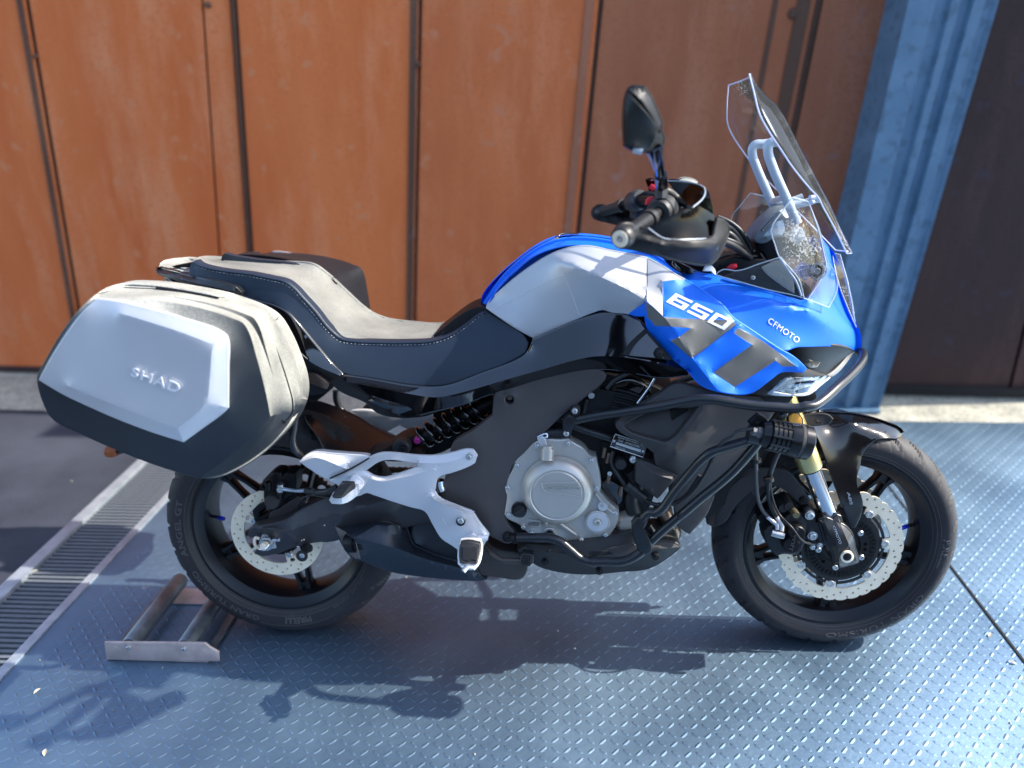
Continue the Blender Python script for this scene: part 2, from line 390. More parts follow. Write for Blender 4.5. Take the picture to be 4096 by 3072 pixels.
def lathe_bm(bm, c, axis, prof, seg=32, closedp=False, mi=0, mirror=False, a0=0.):
    ax = Vector(axis).normalized(); a = ax.orthogonal().normalized() if abs(ax.y) < .99 else Vector((1, 0, 0)); a = (a-ax*a.dot(ax)).normalized(); b = ax.cross(a); c = Vector(c)
    for sg in ((1, -1) if mirror else (1,)):
        rings = []
        for t, r_ in prof:
            if r_ < 1e-6: q = c+ax*t; rings.append([bm.verts.new((q.x, q.y*sg, q.z))])
            else:
                rg = []
                for k in range(seg):
                    w = 2*math.pi*k/seg+a0; q = c+ax*t+(a*math.cos(w)+b*math.sin(w))*r_; rg.append(bm.verts.new((q.x, q.y*sg, q.z)))
                rings.append(rg)
        nr = len(rings)
        for i in range(nr if closedp else nr-1):
            A_, B_ = rings[i], rings[(i+1) % nr]
            if len(A_) == 1 and len(B_) == 1: continue
            for k in range(seg):
                q = [A_[k % len(A_)], A_[(k+1) % len(A_)], B_[(k+1) % len(B_)], B_[k % len(B_)]]
                u = []
                for z_ in q:
                    if z_ not in u: u.append(z_)
                if len(u) > 2: f = bm.faces.new(u); f.material_index = mi
def lathe(name, c, axis, prof, m, parent, seg=32, closedp=False, mirror=False, ang=35, a0=0.):
    bm = bmesh.new(); lathe_bm(bm, c, axis, prof, seg, closedp, a0=a0); o = finish(name, bm, m, parent, ang)
    if mirror: mirrored(o)
    return o
def disc(name, f, x, y, dep, rpx, m, parent, out=.004, seg=28, mirror=False):
    """round cap facing sideways: centre in a crop, radius in crop pixels"""
    nx, ny = one(f, x, y); s = (one(f, x+1, y)[0]-nx); r_ = rpx*s/ppm(nx, ny, dep); c = P(nx, ny, dep)
    return lathe(name, c, (0, -1, 0), [(-out*2, r_), (out*.7, r_), (out, r_*.88), (out, 0)], m, parent, seg, mirror=mirror)
BOLTS = {}
def bolt(f, x, y, dep, rpx, parent, m=None, name='bolt'):
    nx, ny = one(f, x, y); s = (one(f, x+1, y)[0]-nx); r_ = round(rpx*s/ppm(nx, ny, dep), 4); m = m or BOLT; key = (r_, m.name)
    if key not in BOLTS:
        bm = bmesh.new(); lathe_bm(bm, (0,0,0), (0,-1,0), [(-r_, r_*1.0), (r_*.15, r_*1.0), (r_*.15, r_*.8), (r_*.6, r_*.75), (r_*.7, r_*.62), (r_*.7, r_*.34), (r_*.3, r_*.3), (r_*.3, 0)], 18)
        o = finish(name, bm, m, None, 35); BOLTS[key] = o.data; bpy.data.objects.remove(o)
    o = bpy.data.objects.new(name, BOLTS[key]); o.location = P(nx, ny, dep); COL.objects.link(o); o.parent = parent; return o
def box3(bm, c, sx, sy, sz, mi=0, rotm=None):
    v = []
    for dx in (-.5, .5):
        for dy in (-.5, .5):
            for dz in (-.5, .5):
                q = Vector((dx*sx, dy*sy, dz*sz)); q = rotm @ q if rotm else q; v.append(bm.verts.new(Vector(c)+q))
    for q in ((0,1,3,2),(4,6,7,5),(0,4,5,1),(2,3,7,6),(0,2,6,4),(1,5,7,3)):
        f = bm.faces.new([v[i] for i in q]); f.material_index = mi
def text_mesh(s, bold=.0, shear=0., space=1.0, depth=0.):
    cu = bpy.data.curves.new('t', 'FONT'); cu.body = s; cu.offset = bold; cu.shear = shear; cu.space_character = space; cu.resolution_u = 3; cu.extrude = depth; cu.align_x = 'LEFT'
    o = bpy.data.objects.new('t', cu); COL.objects.link(o); bpy.context.view_layer.update()
    me = bpy.data.meshes.new_from_object(o.evaluated_get(bpy.context.evaluated_depsgraph_get())); bpy.data.objects.remove(o); bpy.data.curves.remove(cu)
    bm = bmesh.new(); bm.from_mesh(me); bpy.data.meshes.remove(me); bmesh.ops.remove_doubles(bm, verts=bm.verts, dist=1e-5)
    xs = [v.co.x for v in bm.verts]; ys = [v.co.y for v in bm.verts]; x0, x1, y0, y1 = min(xs), max(xs), min(ys), max(ys)
    for v in bm.verts: v.co = Vector(((v.co.x-x0)/(x1-x0), (v.co.y-y0)/(y1-y0), v.co.z))
    return bm
def letter_map(name, bm, fn, m, parent, raise_=.0012):
    """fn(u, v) -> point and outward normal; gives the glyphs a small real thickness"""
    top = {}
    for v in list(bm.verts): p, n_ = fn(v.co.x, v.co.y); top[v] = (p, n_)
    for v in bm.verts: v.co = top[v][0]+top[v][1]*raise_
    fs = list(bm.faces); r_ = bmesh.ops.extrude_face_region(bm, geom=fs)
    for g in r_['geom']:
        if isinstance(g, bmesh.types.BMVert):
            g.co = g.co  # keeps the raised copy
    for v in top: v.co = top[v][0]-top[v][1]*.0004
    return finish(name, bm, m, parent, 30)
def text_on(name, s, quad, sf, m, parent, off=.0008, bold=.0, shear=0., space=1., raise_=.0006):
    """quad: bottom-left, bottom-right, top-right, top-left in photo pixels; sf: surface or fixed depth"""
    bl, br, tr, tl = [np.array(q[:2], float) for q in quad]
    dep = sf if callable(sf) else (lambda x, y: sf)
    def fn(u, v):
        q = (1-u)*(1-v)*bl+u*(1-v)*br+u*v*tr+(1-u)*v*tl; return P(q[0], q[1], dep(q[0], q[1])-off), Vector((0, -1, 0))
    return letter_map(name, text_mesh(s, bold, shear, space), fn, m, parent, raise_)
def poly_on(name, poly, sf, m, parent, off=.0008, thick=.0006):
    dep = sf if callable(sf) else (lambda x, y: sf)
    ol = []
    for i, p in enumerate(poly):
        q = poly[(i+1) % len(poly)]; k = max(1, int(math.hypot(q[0]-p[0], q[1]-p[1])/14))
        for s in range(k): ol.append((p[0]+(q[0]-p[0])*s/k, p[1]+(q[1]-p[1])*s/k))
    return shell(name, [(x, y, dep(x, y)-off-thick) for x, y in ol], m, parent, raw=True, thick=thick*2, r=.0002, smooth=0, grid=24.)[0]
# ================================================================== SETTING
frame(False)
def ground_mat(name, c1, c2, rough, metal=0., scale=3., bump=.3, bs=60., fine=None, spots=None, cr=(.35,.65)):
    m = bpy.data.materials.new(name); m.use_nodes = True; n = m.node_tree; b = n.nodes['Principled BSDF']; lk = n.links.new
    tc = n.nodes.new('ShaderNodeTexCoord'); no = n.nodes.new('ShaderNodeTexNoise'); no.inputs['Scale'].default_value=scale; no.inputs['Detail'].default_value=9; no.inputs['Roughness'].default_value=.6; lk(tc.outputs['Object'], no.inputs[0])
    r_ = n.nodes.new('ShaderNodeMapRange'); r_.inputs[1].default_value=cr[0]; r_.inputs[2].default_value=cr[1]; lk(no.outputs[0], r_.inputs[0])
    mx = n.nodes.new('ShaderNodeMix'); mx.data_type='RGBA'; mx.inputs[6].default_value=c1+(1,); mx.inputs[7].default_value=c2+(1,); lk(r_.outputs[0], mx.inputs[0]); out = mx.outputs[2]
    f = n.nodes.new('ShaderNodeTexNoise'); f.inputs['Scale'].default_value=bs; f.inputs['Detail'].default_value=6; lk(tc.outputs['Object'], f.inputs[0])
    if fine:
        q = n.nodes.new('ShaderNodeMapRange'); q.inputs[1].default_value=.52; q.inputs[2].default_value=.66; lk(f.outputs[0], q.inputs[0])
        m2 = n.nodes.new('ShaderNodeMix'); m2.data_type='RGBA'; lk(q.outputs[0], m2.inputs[0]); lk(out, m2.inputs[6]); m2.inputs[7].default_value=fine+(1,); out=m2.outputs[2]
    lk(out, b.inputs['Base Color']); b.inputs['Metallic'].default_value=metal
    rr = n.nodes.new('ShaderNodeMapRange'); rr.inputs[3].default_value=rough-.1; rr.inputs[4].default_value=min(1,rough+.12); lk(no.outputs[0], rr.inputs[0]); lk(rr.outputs[0], b.inputs['Roughness'])
    bp = n.nodes.new('ShaderNodeBump'); bp.inputs['Strength'].default_value=bump; bp.inputs['Distance'].default_value=.004; lk(f.outputs[0], bp.inputs['Height']); lk(bp.outputs[0], b.inputs['Normal'])
    return m
ASPH = ground_mat('asphalt', (.011,.014,.024), (.042,.048,.066), .8, scale=1.6, bump=.6, bs=140)
CONC = ground_mat('concrete', (.30,.29,.24), (.52,.49,.39), .85, scale=9, bump=.5, bs=90, fine=(.12,.12,.10))
PLAT = ground_mat('tread_plate', (.15,.24,.345), (.27,.39,.505), .52, 1.0, scale=1.7, bump=.12, bs=90, cr=(.30,.70))
RAIL = ground_mat('galvanised_rail', (.38,.44,.50), (.55,.60,.64), .4, .6, scale=20)
CHAN = ground_mat('grate_bar', (.13,.15,.17), (.20,.22,.24), .55, .3, scale=12)
GAP = ground_mat('dark_gap', (.008,.008,.009), (.014,.014,.015), .9)
def rust(name, base, dk, lt, scale=1.3):
    m = bpy.data.materials.new(name); m.use_nodes = True; n = m.node_tree; b = n.nodes['Principled BSDF']; lk = n.links.new
    tc = n.nodes.new('ShaderNodeTexCoord'); mp = n.nodes.new('ShaderNodeMapping'); mp.inputs['Scale'].default_value=(1,1,.22); lk(tc.outputs['Object'], mp.inputs[0])
    def no(sc, d=8, v=mp): 
        q = n.nodes.new('ShaderNodeTexNoise'); q.inputs['Scale'].default_value=sc; q.inputs['Detail'].default_value=d; q.inputs['Roughness'].default_value=.62; lk(v.outputs[0] if v is mp else tc.outputs['Object'], q.inputs[0]); return q.outputs[0]
    def ramp(f, a, c):
        q = n.nodes.new('ShaderNodeMapRange'); q.inputs[1].default_value=a; q.inputs[2].default_value=c; lk(f, q.inputs[0]); return q.outputs[0]
    def mix(f, a, c):
        q = n.nodes.new('ShaderNodeMix'); q.data_type='RGBA'; lk(f, q.inputs[0])
        for i, w in ((6, a), (7, c)):
            if isinstance(w, tuple): q.inputs[i].default_value=w+(1,)
            else: lk(w, q.inputs[i])
        return q.outputs[2]
    o = mix(ramp(no(scale*2.2), .38, .64), base, dk); o = mix(ramp(no(scale*5, 6), .50, .72), o, lt); o = mix(ramp(no(scale*55, 4, None), .5, .75), o, dk); o = mix(ramp(no(scale*9, 3, None), .62, .70), o, (base[0]*.9, base[1]*1.15, base[2]*1.6))
    lk(o, b.inputs['Base Color']); b.inputs['Roughness'].default_value=.72; b.inputs['Specular IOR Level'].default_value=.25
    bp = n.nodes.new('ShaderNodeBump'); bp.inputs['Strength'].default_value=.4; bp.inputs['Distance'].default_value=.003; lk(no(60, 6, None), bp.inputs['Height']); lk(bp.outputs[0], b.inputs['Normal'])
    return m
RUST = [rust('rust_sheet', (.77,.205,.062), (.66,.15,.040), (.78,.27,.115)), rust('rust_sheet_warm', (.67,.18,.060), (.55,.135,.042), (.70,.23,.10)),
        rust('rust_sheet_brown_shaded', (.40,.135,.062), (.32,.098,.045), (.45,.17,.09)), rust('rust_sheet_dull_shaded', (.35,.122,.062), (.28,.092,.046), (.40,.155,.09))]  # rust tones darken rightwards: the wall's sunlit-to-shaded fall-off is in their colour
DOORM = rust('dark_rust_door', (.062,.034,.030), (.042,.024,.024), (.085,.045,.038))
STRIP = rust('batten_rust', (.42,.17,.09), (.30,.11,.06), (.50,.25,.15))
STRIPD = rust('batten_dark', (.14,.07,.045), (.09,.045,.03), (.2,.1,.06))
POSTM = ground_mat('flaking_blue_paint', (.085,.17,.26), (.13,.225,.33), .5, scale=5, bump=.2, bs=26, fine=(.075,.14,.21))
def sheet(name, pts, z, m, kind='structure', parent=None):
    bm = bmesh.new(); bm.faces.new([bm.verts.new((p[0], p[1], z)) for p in pts]); o = finish(name, bm, m, parent, smooth=False)
    if kind: o['kind'] = kind
    return o
sheet('asphalt_ground', [(-60,-60),(60,-60),(60,60),(-60,60)], -.012, ASPH)
W0 = np.array([-2.274, 1.948]); W1 = np.array([2.869, 1.683]); wd = (W1-W0)/np.linalg.norm(W1-W0); wn = np.array([wd[1], -wd[0]])   # wn faces the camera
def WP(px, py, back=0.):
    o, d = ray(px, py); w = W0-wn*back; t = ((w-o[:2]) @ wn)/(d[:2] @ wn); return Vector(o+t*d)
def on_wall(a, b, z, back=0.):      # straight joint through two surveyed points, taken to height z
    p, q = WP(*a, back), WP(*b, back); t = (z-p.z)/(q.z-p.z); return p+(q-p)*t
def wall_xy(s, off=0.): p = W0+wd*s+wn*off; return p
# concrete strip along the wall and the steel platform
sheet('concrete_strip', [(-9, 1.67),(-.66,1.67-.26),(-.655,1.40),(9, 1.36),(9, 1.45),(9,2.1),(-9,2.9)], -.004, CONC)
plate = sheet('steel_platform', [(-.655,-4),(6,-4),(6,1.37),(-.695,1.405)], 0, PLAT)
lg = []; lf = []
tmpl = [(-.0125,0,0),(-.006,.0042,0),(.006,.0042,0),(.0125,0,0),(.006,-.0042,0),(-.006,-.0042,0),(-.0065,0,.0009),(.0065,0,.0009)]
tf = [(0,1,6),(1,2,7,6),(2,3,7),(3,4,7),(4,5,6,7),(5,0,6)]
PIT_ = .0265; ny = 0
for j in range(-40, 52):
    for i in range(-24, 112):
        x = i*PIT_; y = j*PIT_
        if x < -.63 or y > 1.36: continue
        an = R(45 if (i+j) % 2 else -45)+random.uniform(-.03, .03); c, s_ = math.cos(an), math.sin(an); b0 = len(lg)
        for a, b, z in tmpl: lg.append((x+a*c-b*s_, y+a*s_+b*c, z+.0002))
        for q in tf: lf.append(tuple(b0+k for k in q))
me = bpy.data.meshes.new('tread_lugs'); me.from_pydata(lg, [], lf); me.materials.append(PLAT)
o = bpy.data.objects.new('tread_lugs', me); COL.objects.link(o); tag(o, 'raised teardrop tread lugs of the steel platform under the motorcycle', 'tread lugs', kind='stuff')
# platform joints
def strip_line(name, p, q, w, z, m, kind='structure', h=.002):
    p, q = Vector(p[:2]+(0,)) if isinstance(p, tuple) else p, Vector(q[:2]+(0,)) if isinstance(q, tuple) else q
    d = (q-p).normalized(); nn = Vector((-d.y, d.x, 0))*w/2; bm = bmesh.new()
    v = [bm.verts.new((a.x, a.y, zz)) for zz in (z-h, z) for a in (p+nn, p-nn, q-nn, q+nn)]
    for f in ((0,1,2,3),(4,7,6,5),(0,4,5,1),(1,5,6,2),(2,6,7,3),(3,7,4,0)): bm.faces.new([v[i] for i in f])
    o = finish(name, bm, m, None, smooth=False); o['kind'] = kind; return o
strip_line('platform_joint', Vector((1.93,1.36,0)), Vector((1.86,-1.5,0)), .006, .0035, GAP)
# drainage channel on the left: two rails and the bars between
gr = empty('drainage_grate', (-.78, 0, 0)); tag(gr, 'grooved steel drain grate running along the left edge of the platform', 'grate')
def gpart(name, quad, z0, z1, m):
    bm = bmesh.new(); v = [bm.verts.new((a[0]+.78, a[1], z)) for z in (z0, z1) for a in quad]
    for f in ((0,1,2,3),(4,7,6,5),(0,4,5,1),(1,5,6,2),(2,6,7,3),(3,7,4,0)): bm.faces.new([v[i] for i in f])
    return finish(name, bm, m, gr, smooth=False)
gpart('rail', [(-.895,-3),(-.815,-3),(-.935,1.40),(-.965,1.40)], -.012, .012, RAIL)
gpart('rail', [(-.694,-3),(-.657,-3),(-.699,1.40),(-.722,1.40)], -.008, .005, RAIL)
gpart('channel_floor', [(-.80,-3),(-.70,-3),(-.724,1.4),(-.925,1.40)], -.010, -.0085, mat('silted_channel', (.035,.037,.04), .9, bump=.5))
slm = {}
for k in range(150):
    y = -1.6+k*.020
    if y > 1.385: break
    t = (y+1.2)/2.6; x0 = -.815-(y+3)/4.4*.118; x1 = -.696-(y+3)/4.4*.026
    bm = bmesh.new(); box3(bm, (0,0,0), x1-x0-.004, .011, .008); o = finish('bar', bm, CHAN, gr, smooth=False); o.location = ((x0+x1)/2+.78, y, -.003)
# ---- rusty steel wall
wall = empty('steel_wall', (0, 1.83, 0)); tag(wall, 'tall rust-orange steel sheet wall behind the motorcycle', 'wall')
def wq(name, quad, th, m, parent, back=0.):
    """quad on the wall plane -> slab th thick towards the camera"""
    bm = bmesh.new(); off = Vector((wn[0], wn[1], 0)); base = Vector(parent.location)
    v = [bm.verts.new(p-base) for p in quad]+[bm.verts.new(p+off*th-base) for p in quad]
    for f in ((0,1,2,3),(4,7,6,5),(0,4,5,1),(1,5,6,2),(2,6,7,3),(3,7,4,0)): bm.faces.new([v[i] for i in f])
    bmesh.ops.recalc_face_normals(bm, faces=bm.faces)
    bmesh.ops.bevel(bm, geom=[e for e in bm.edges], offset=.0015, segments=1, affect='EDGES')
    return finish(name, bm, m, parent, smooth=False)
ZT = 3.1
J = [((-900,0),(-560,1231)), ((112,0),(316,1231)), ((812,0),(880,1019)), ((935,0),(1004,1019)), ((1683,0),(1660,1269)), ((2405,0),(2312,926)), ((3278,0),(3166,555)), ((3800,0),(3560,1009))]
GW = [.02, .020, .010, .034, .016, .020, .030, .02]
hz = Vector((wd[0], wd[1], 0))
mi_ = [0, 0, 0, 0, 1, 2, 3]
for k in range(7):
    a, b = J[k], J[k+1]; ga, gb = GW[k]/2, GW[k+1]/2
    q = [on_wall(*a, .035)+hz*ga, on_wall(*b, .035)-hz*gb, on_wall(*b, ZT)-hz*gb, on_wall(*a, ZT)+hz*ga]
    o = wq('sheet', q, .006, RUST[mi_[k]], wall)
def batten(k, dx, w, th, m):
    a = J[k]; c0 = hz*(dx-w/2); c1 = hz*(dx+w/2); d = Vector((wn[0], wn[1], 0))*.0062
    wq('batten', [on_wall(*a, .04)+c0+d, on_wall(*a, .04)+c1+d, on_wall(*a, ZT)+c1+d, on_wall(*a, ZT)+c0+d], th, m, wall)
batten(1, -.035, .026, .007, STRIPD); batten(4, -.026, .030, .008, STRIPD); batten(5, -.045, .035, .008, STRIP); batten(6, -.17, .018, .006, STRIPD); batten(6, -.06, .05, .008, STRIPD); batten(3, .0, .012, .012, STRIPD)
bk = Vector((wn[0], wn[1], 0))*-.03
q = [on_wall(*J[0], 0)+bk, on_wall(*J[7], 0)+bk, on_wall(*J[7], ZT)+bk, on_wall(*J[0], ZT)+bk]
wq('backing', q, .02, STRIPD, wall)
bm = bmesh.new()
p, q2 = on_wall(*J[0], 0), on_wall(*J[7], 0)
wq('kick_strip', [p, q2, q2+Vector((0,0,.034)), p+Vector((0,0,.034))], .010, DOORM, wall)
# round knobs / bolts seen on the sheets
for px, py, r_ in ((3172, 55, .022), (1676, 258, .012), (836, 20, .014), (150, 225, .012)):
    c = WP(px, py)-Vector(wall.location); lathe('bolt_head', c, (wn[0], wn[1], 0), [(.006, r_), (.016, r_*.9), (.02, r_*.5), (.02, 0)], STRIPD, wall, 14)
# ---- blue post
post = empty('steel_post', G(3380, 1660)); tag(post, 'blue painted steel post with flaking paint between the rusty wall and the dark door', 'post')
YP = 1.50
def pl(a, b, z):
    p, q = YW(*a, YP), YW(*b, YP); t = (z-p.z)/(q.z-p.z); return p+(q-p)*t
la, lb = (3636,0), (3395,1009); ra, rb = (3997,0), (3548,1528)
sec = [(0,.22),(0,.0),(.30,.0),(.33,.018),(.46,.018),(.49,.0),(.58,.0),(.61,.022),(.70,.022),(.73,.0),(.84,.0),(.87,.014),(.95,.014),(1,.0),(1,.22)]
bm = bmesh.new(); base = Vector(post.location); rows = []
for z in (0, .5, 1, 1.5, 2, 2.6, 3.2):
    l_, r_ = pl(la, lb, z), pl(ra, rb, z); rows.append([bm.verts.new(l_+(r_-l_)*u+Vector((0, d, 0))-base) for u, d in sec])
for i in range(len(rows)-1):
    for k in range(len(sec)-1): bm.faces.new((rows[i][k], rows[i][k+1], rows[i+1][k+1], rows[i+1][k]))
    bm.faces.new((rows[i][-1], rows[i][0], rows[i+1][0], rows[i+1][-1]))
bm.faces.new(rows[-1]); finish('profile', bm, POSTM, post, 20)
l0, r0 = pl(la, lb, .01)-base, pl(ra, rb, .01)-base
bm = bmesh.new(); box3(bm, ((l0+r0)/2+Vector((0,.08,-.002))), (r0-l0).length-.01, .23, .012); finish('foot_plate', bm, POSTM, post, smooth=False)
# ---- dark door right of the post
door = empty('steel_door', (2.6, 1.72, 0)); tag(door, 'dark brown rusted steel door at the right edge beside the blue post', 'door')
def dq(name, s0, s1, z0, z1, off, th, m): 
    P0 = W0+wd*s0+wn*off; P1 = W0+wd*s1+wn*off
    return wq(name, [Vector((P0[0],P0[1],z0)), Vector((P1[0],P1[1],z0)), Vector((P1[0],P1[1],z1)), Vector((P0[0],P0[1],z1))], th, m, door)
sx = (np.array(pl(ra, rb, 0)[:2])-W0) @ wd
dq('door_panel', sx-.02, sx+.62, .03, ZT, .01, .02, DOORM); dq('door_panel', sx+.635, sx+.98, .03, ZT, .01, .02, DOORM)
dq('backing', sx-.02, sx+.98, .03, ZT, -.02, .02, GAP); dq('bottom_rail', sx-.02, sx+.98, .012, .055, .035, .02, GAP); dq('edge_strip', sx-.02, sx+.03, .06, ZT, .032, .012, STRIPD)
# ---- roller unit on the platform by the rear wheel
PINKM = ground_mat('weathered_steel', (.50,.40,.36), (.68,.55,.50), .55, .5, scale=22, bump=.2, bs=120)
ROLM = ground_mat('roller_steel', (.16,.19,.21), (.30,.33,.35), .42, .8, scale=16, bump=.15, bs=120)
I_ = crop(300, 2250, 2.212)
ru = empty('roller_unit', (0,0,0)); tag(ru, 'low steel roller stand with two dark rollers beside the rear tyre', 'roller stand')
flat('side_plate', I_([(262,712),(1148,722),(1190,758),(1264,800),(1268,872),(318,852),(278,832)]), PINKM, -.165, .006, ru, holes=[I_([(376+12*math.cos(a),740+12*math.sin(a),-.165) for a in np.linspace(0,5.5,8)]), I_([(562+12*math.cos(a),744+12*math.sin(a),-.165) for a in np.linspace(0,5.5,8)])])
YF = .135
flat('side_plate', I_([(590,232),(900,258),(1230,250),(1420,260),(1440,400),(860,395),(600,380)]), PINKM, YF, .006, ru)
for x, y in ((475,750),(965,762)):
    nx, ny = one(I_, x, y); c = P(nx, ny, -.158); L_ = YF-.002+.158
    lathe('roller', c+Vector((0,.004,0)), (0,1,0), [(0,0),(0,.014),(.002,.016),(.002,.0215),(.006,.023),(L_-.012,.023),(L_-.008,.0215),(L_-.008,0)], ROLM, ru, 28)
    bolt(I_, x, y, -.166, 26, ru)
p0, p1 = P(*one(I_, 300, 860), -.155), P(*one(I_, 1260, 872), -.155)
bm = bmesh.new(); box3(bm, ((p0.x+p1.x)/2-.01, -.140, .004), p1.x-p0.x-.02, .046, .003); finish('base_flange', bm, PINKM, ru, smooth=False)
bm = bmesh.new(); box3(bm, ((p0.x+p1.x)/2, YF-.035, .004), p1.x-p0.x, .07, .003); finish('base_flange', bm, PINKM, ru, smooth=False)
for xx in (p0.x+.012, p1.x-.03): bm = bmesh.new(); box3(bm, (xx, (YF-.16)/2, .0085), .02, YF+.14, .005); finish('cross_bar', bm, ROLM, ru, smooth=False)
# unseen dark building added behind the camera to darken what the glossy panels mirror
TIMB = ground_mat('dark_timber', (.05,.04,.032), (.09,.07,.05), .8, scale=5)
bld = empty('added_building', (0,-9,0)); tag(bld, 'long low dark timber building added out of frame behind the viewer to darken reflections', 'building')
bm = bmesh.new(); box3(bm, (1,-3,1.5), 26, 6, 3.0); finish('wall', bm, TIMB, bld, smooth=False)
bm = bmesh.new(); box3(bm, (1,-3,3.08), 27, 7, .12); finish('roof', bm, GAP, bld, smooth=False)
for k in range(7):
    bm = bmesh.new(); box3(bm, (-9+k*3.2, .03, 1.6), 1.2, .08, 1.0); finish('window', bm, GAP, bld, smooth=False)
# a few fallen leaves
LEAF = mat('dry_leaf', (.42,.39,.30), .7, bump=.3)
for (px, py), a_, lab in (((140,2285),.3,'small pale dry leaf lying on the outer rail of the drain grate'), ((148,2765),1.2,'small pale dry leaf on the platform just right of the drain grate'), ((180,3010),2.0,'pale dry leaf on the platform in the lower left corner'), ((3960,2540),.8,'small pale leaf lying beside the long platform joint on the right'), ((4050,2650),2.6,'larger pale leaf near the right edge beside the platform joint')):
    p = G(px, py, .014 if px == 140 else .003); bm = bmesh.new(); L_ = .010; pts = []
    for u, w_ in ((-1,0),(-.5,.38),(.1,.5),(.6,.3),(1,0),(.6,-.3),(.1,-.5),(-.5,-.38)): pts.append(bm.verts.new((u*L_, w_*L_, .002*abs(w_)*3+.0012*u)))
    mid_ = [bm.verts.new((u*L_, 0, .0004)) for u in (-.5,.1,.6)]
    for f in ((0,1,8),(1,2,9,8),(2,3,10,9),(3,4,10),(4,5,10),(5,6,9,10),(6,7,8,9),(7,0,8)): bm.faces.new([(pts+mid_)[i] for i in f])
    o = finish('fallen_leaf', bm, LEAF, None, smooth=False); o.location = p; o.rotation_euler.z = a_; tag(o, lab, 'leaf', 'fallen leaves on the ground')
# small debris
bm = bmesh.new()
for k in range(60):
    x = random.uniform(-1.6, 2.4); y = random.uniform(-.7, 1.5); r_ = random.uniform(.0015, .005); q = [bm.verts.new((x+r_*math.cos(a+k)*random.uniform(.6,1.3), y+r_*math.sin(a+k)*random.uniform(.6,1.3), .001)) for a in (0,1.3,2.6,3.9,5.1)]; t = bm.verts.new((x,y,.0025+r_*.5))
    for i in range(5): bm.faces.new((q[i], q[(i+1)%5], t))
o = finish('grit', bm, CONC, None); tag(o, 'scattered pale grit and crumbs on the platform', 'grit', kind='stuff')
frame(True)
# ================================================================== MOTORCYCLE
bike = empty('motorcycle', (0,0,0)); bike.rotation_euler = (-LEAN, 0, 0)
tag(bike, 'blue and silver touring motorcycle with side cases and tall clear screen leaning on the platform', 'motorcycle')
def plate2(name, outer, holes, y0, y1, c, m, parent, keepf=None):
    """flat ring-like plate in the wheel plane"""
    pts = [tuple(p) for p in outer]; ed = [(i, (i+1) % len(pts)) for i in range(len(pts))]
    for h in holes:
        b = len(pts); pts += [tuple(p) for p in h]; k = len(h); ed += [(b+i, b+(i+1) % k) for i in range(k)]
    v, f, orig = cdt(pts, ed); bm = bmesh.new(); fr = [bm.verts.new((c[0]+p[0], y0, c[1]+p[1])) for p in v]; bk = [bm.verts.new((c[0]+p[0], y1, c[1]+p[1])) for p in v]; cnt = {}
    ks = []
    for t in f:
        x = sum(v[i][0] for i in t)/3; y = sum(v[i][1] for i in t)/3
        if inpoly(x, y, outer) and not any(inpoly(x, y, h) for h in holes): ks.append(t)
    for t in ks:
        bm.faces.new([fr[i] for i in t]); bm.faces.new([bk[i] for i in t[::-1]])
        for a in range(3): i, j = t[a], t[(a+1) % 3]; cnt.setdefault((min(i,j),max(i,j)), []).append((i, j))
    for k_, l_ in cnt.items():
        if len(l_) == 1: i, j = l_[0]; bm.faces.new((fr[j], fr[i], bk[i], bk[j]))
    bmesh.ops.delete(bm, geom=[q for q in bm.verts if not q.link_faces], context='VERTS')
    return finish(name, bm, m, parent, 30)
def circ(r_, n, cx=0, cy=0, a0=0): return [(cx+r_*math.cos(a0+2*math.pi*i/n), cy+r_*math.sin(a0+2*math.pi*i/n)) for i in range(n)]
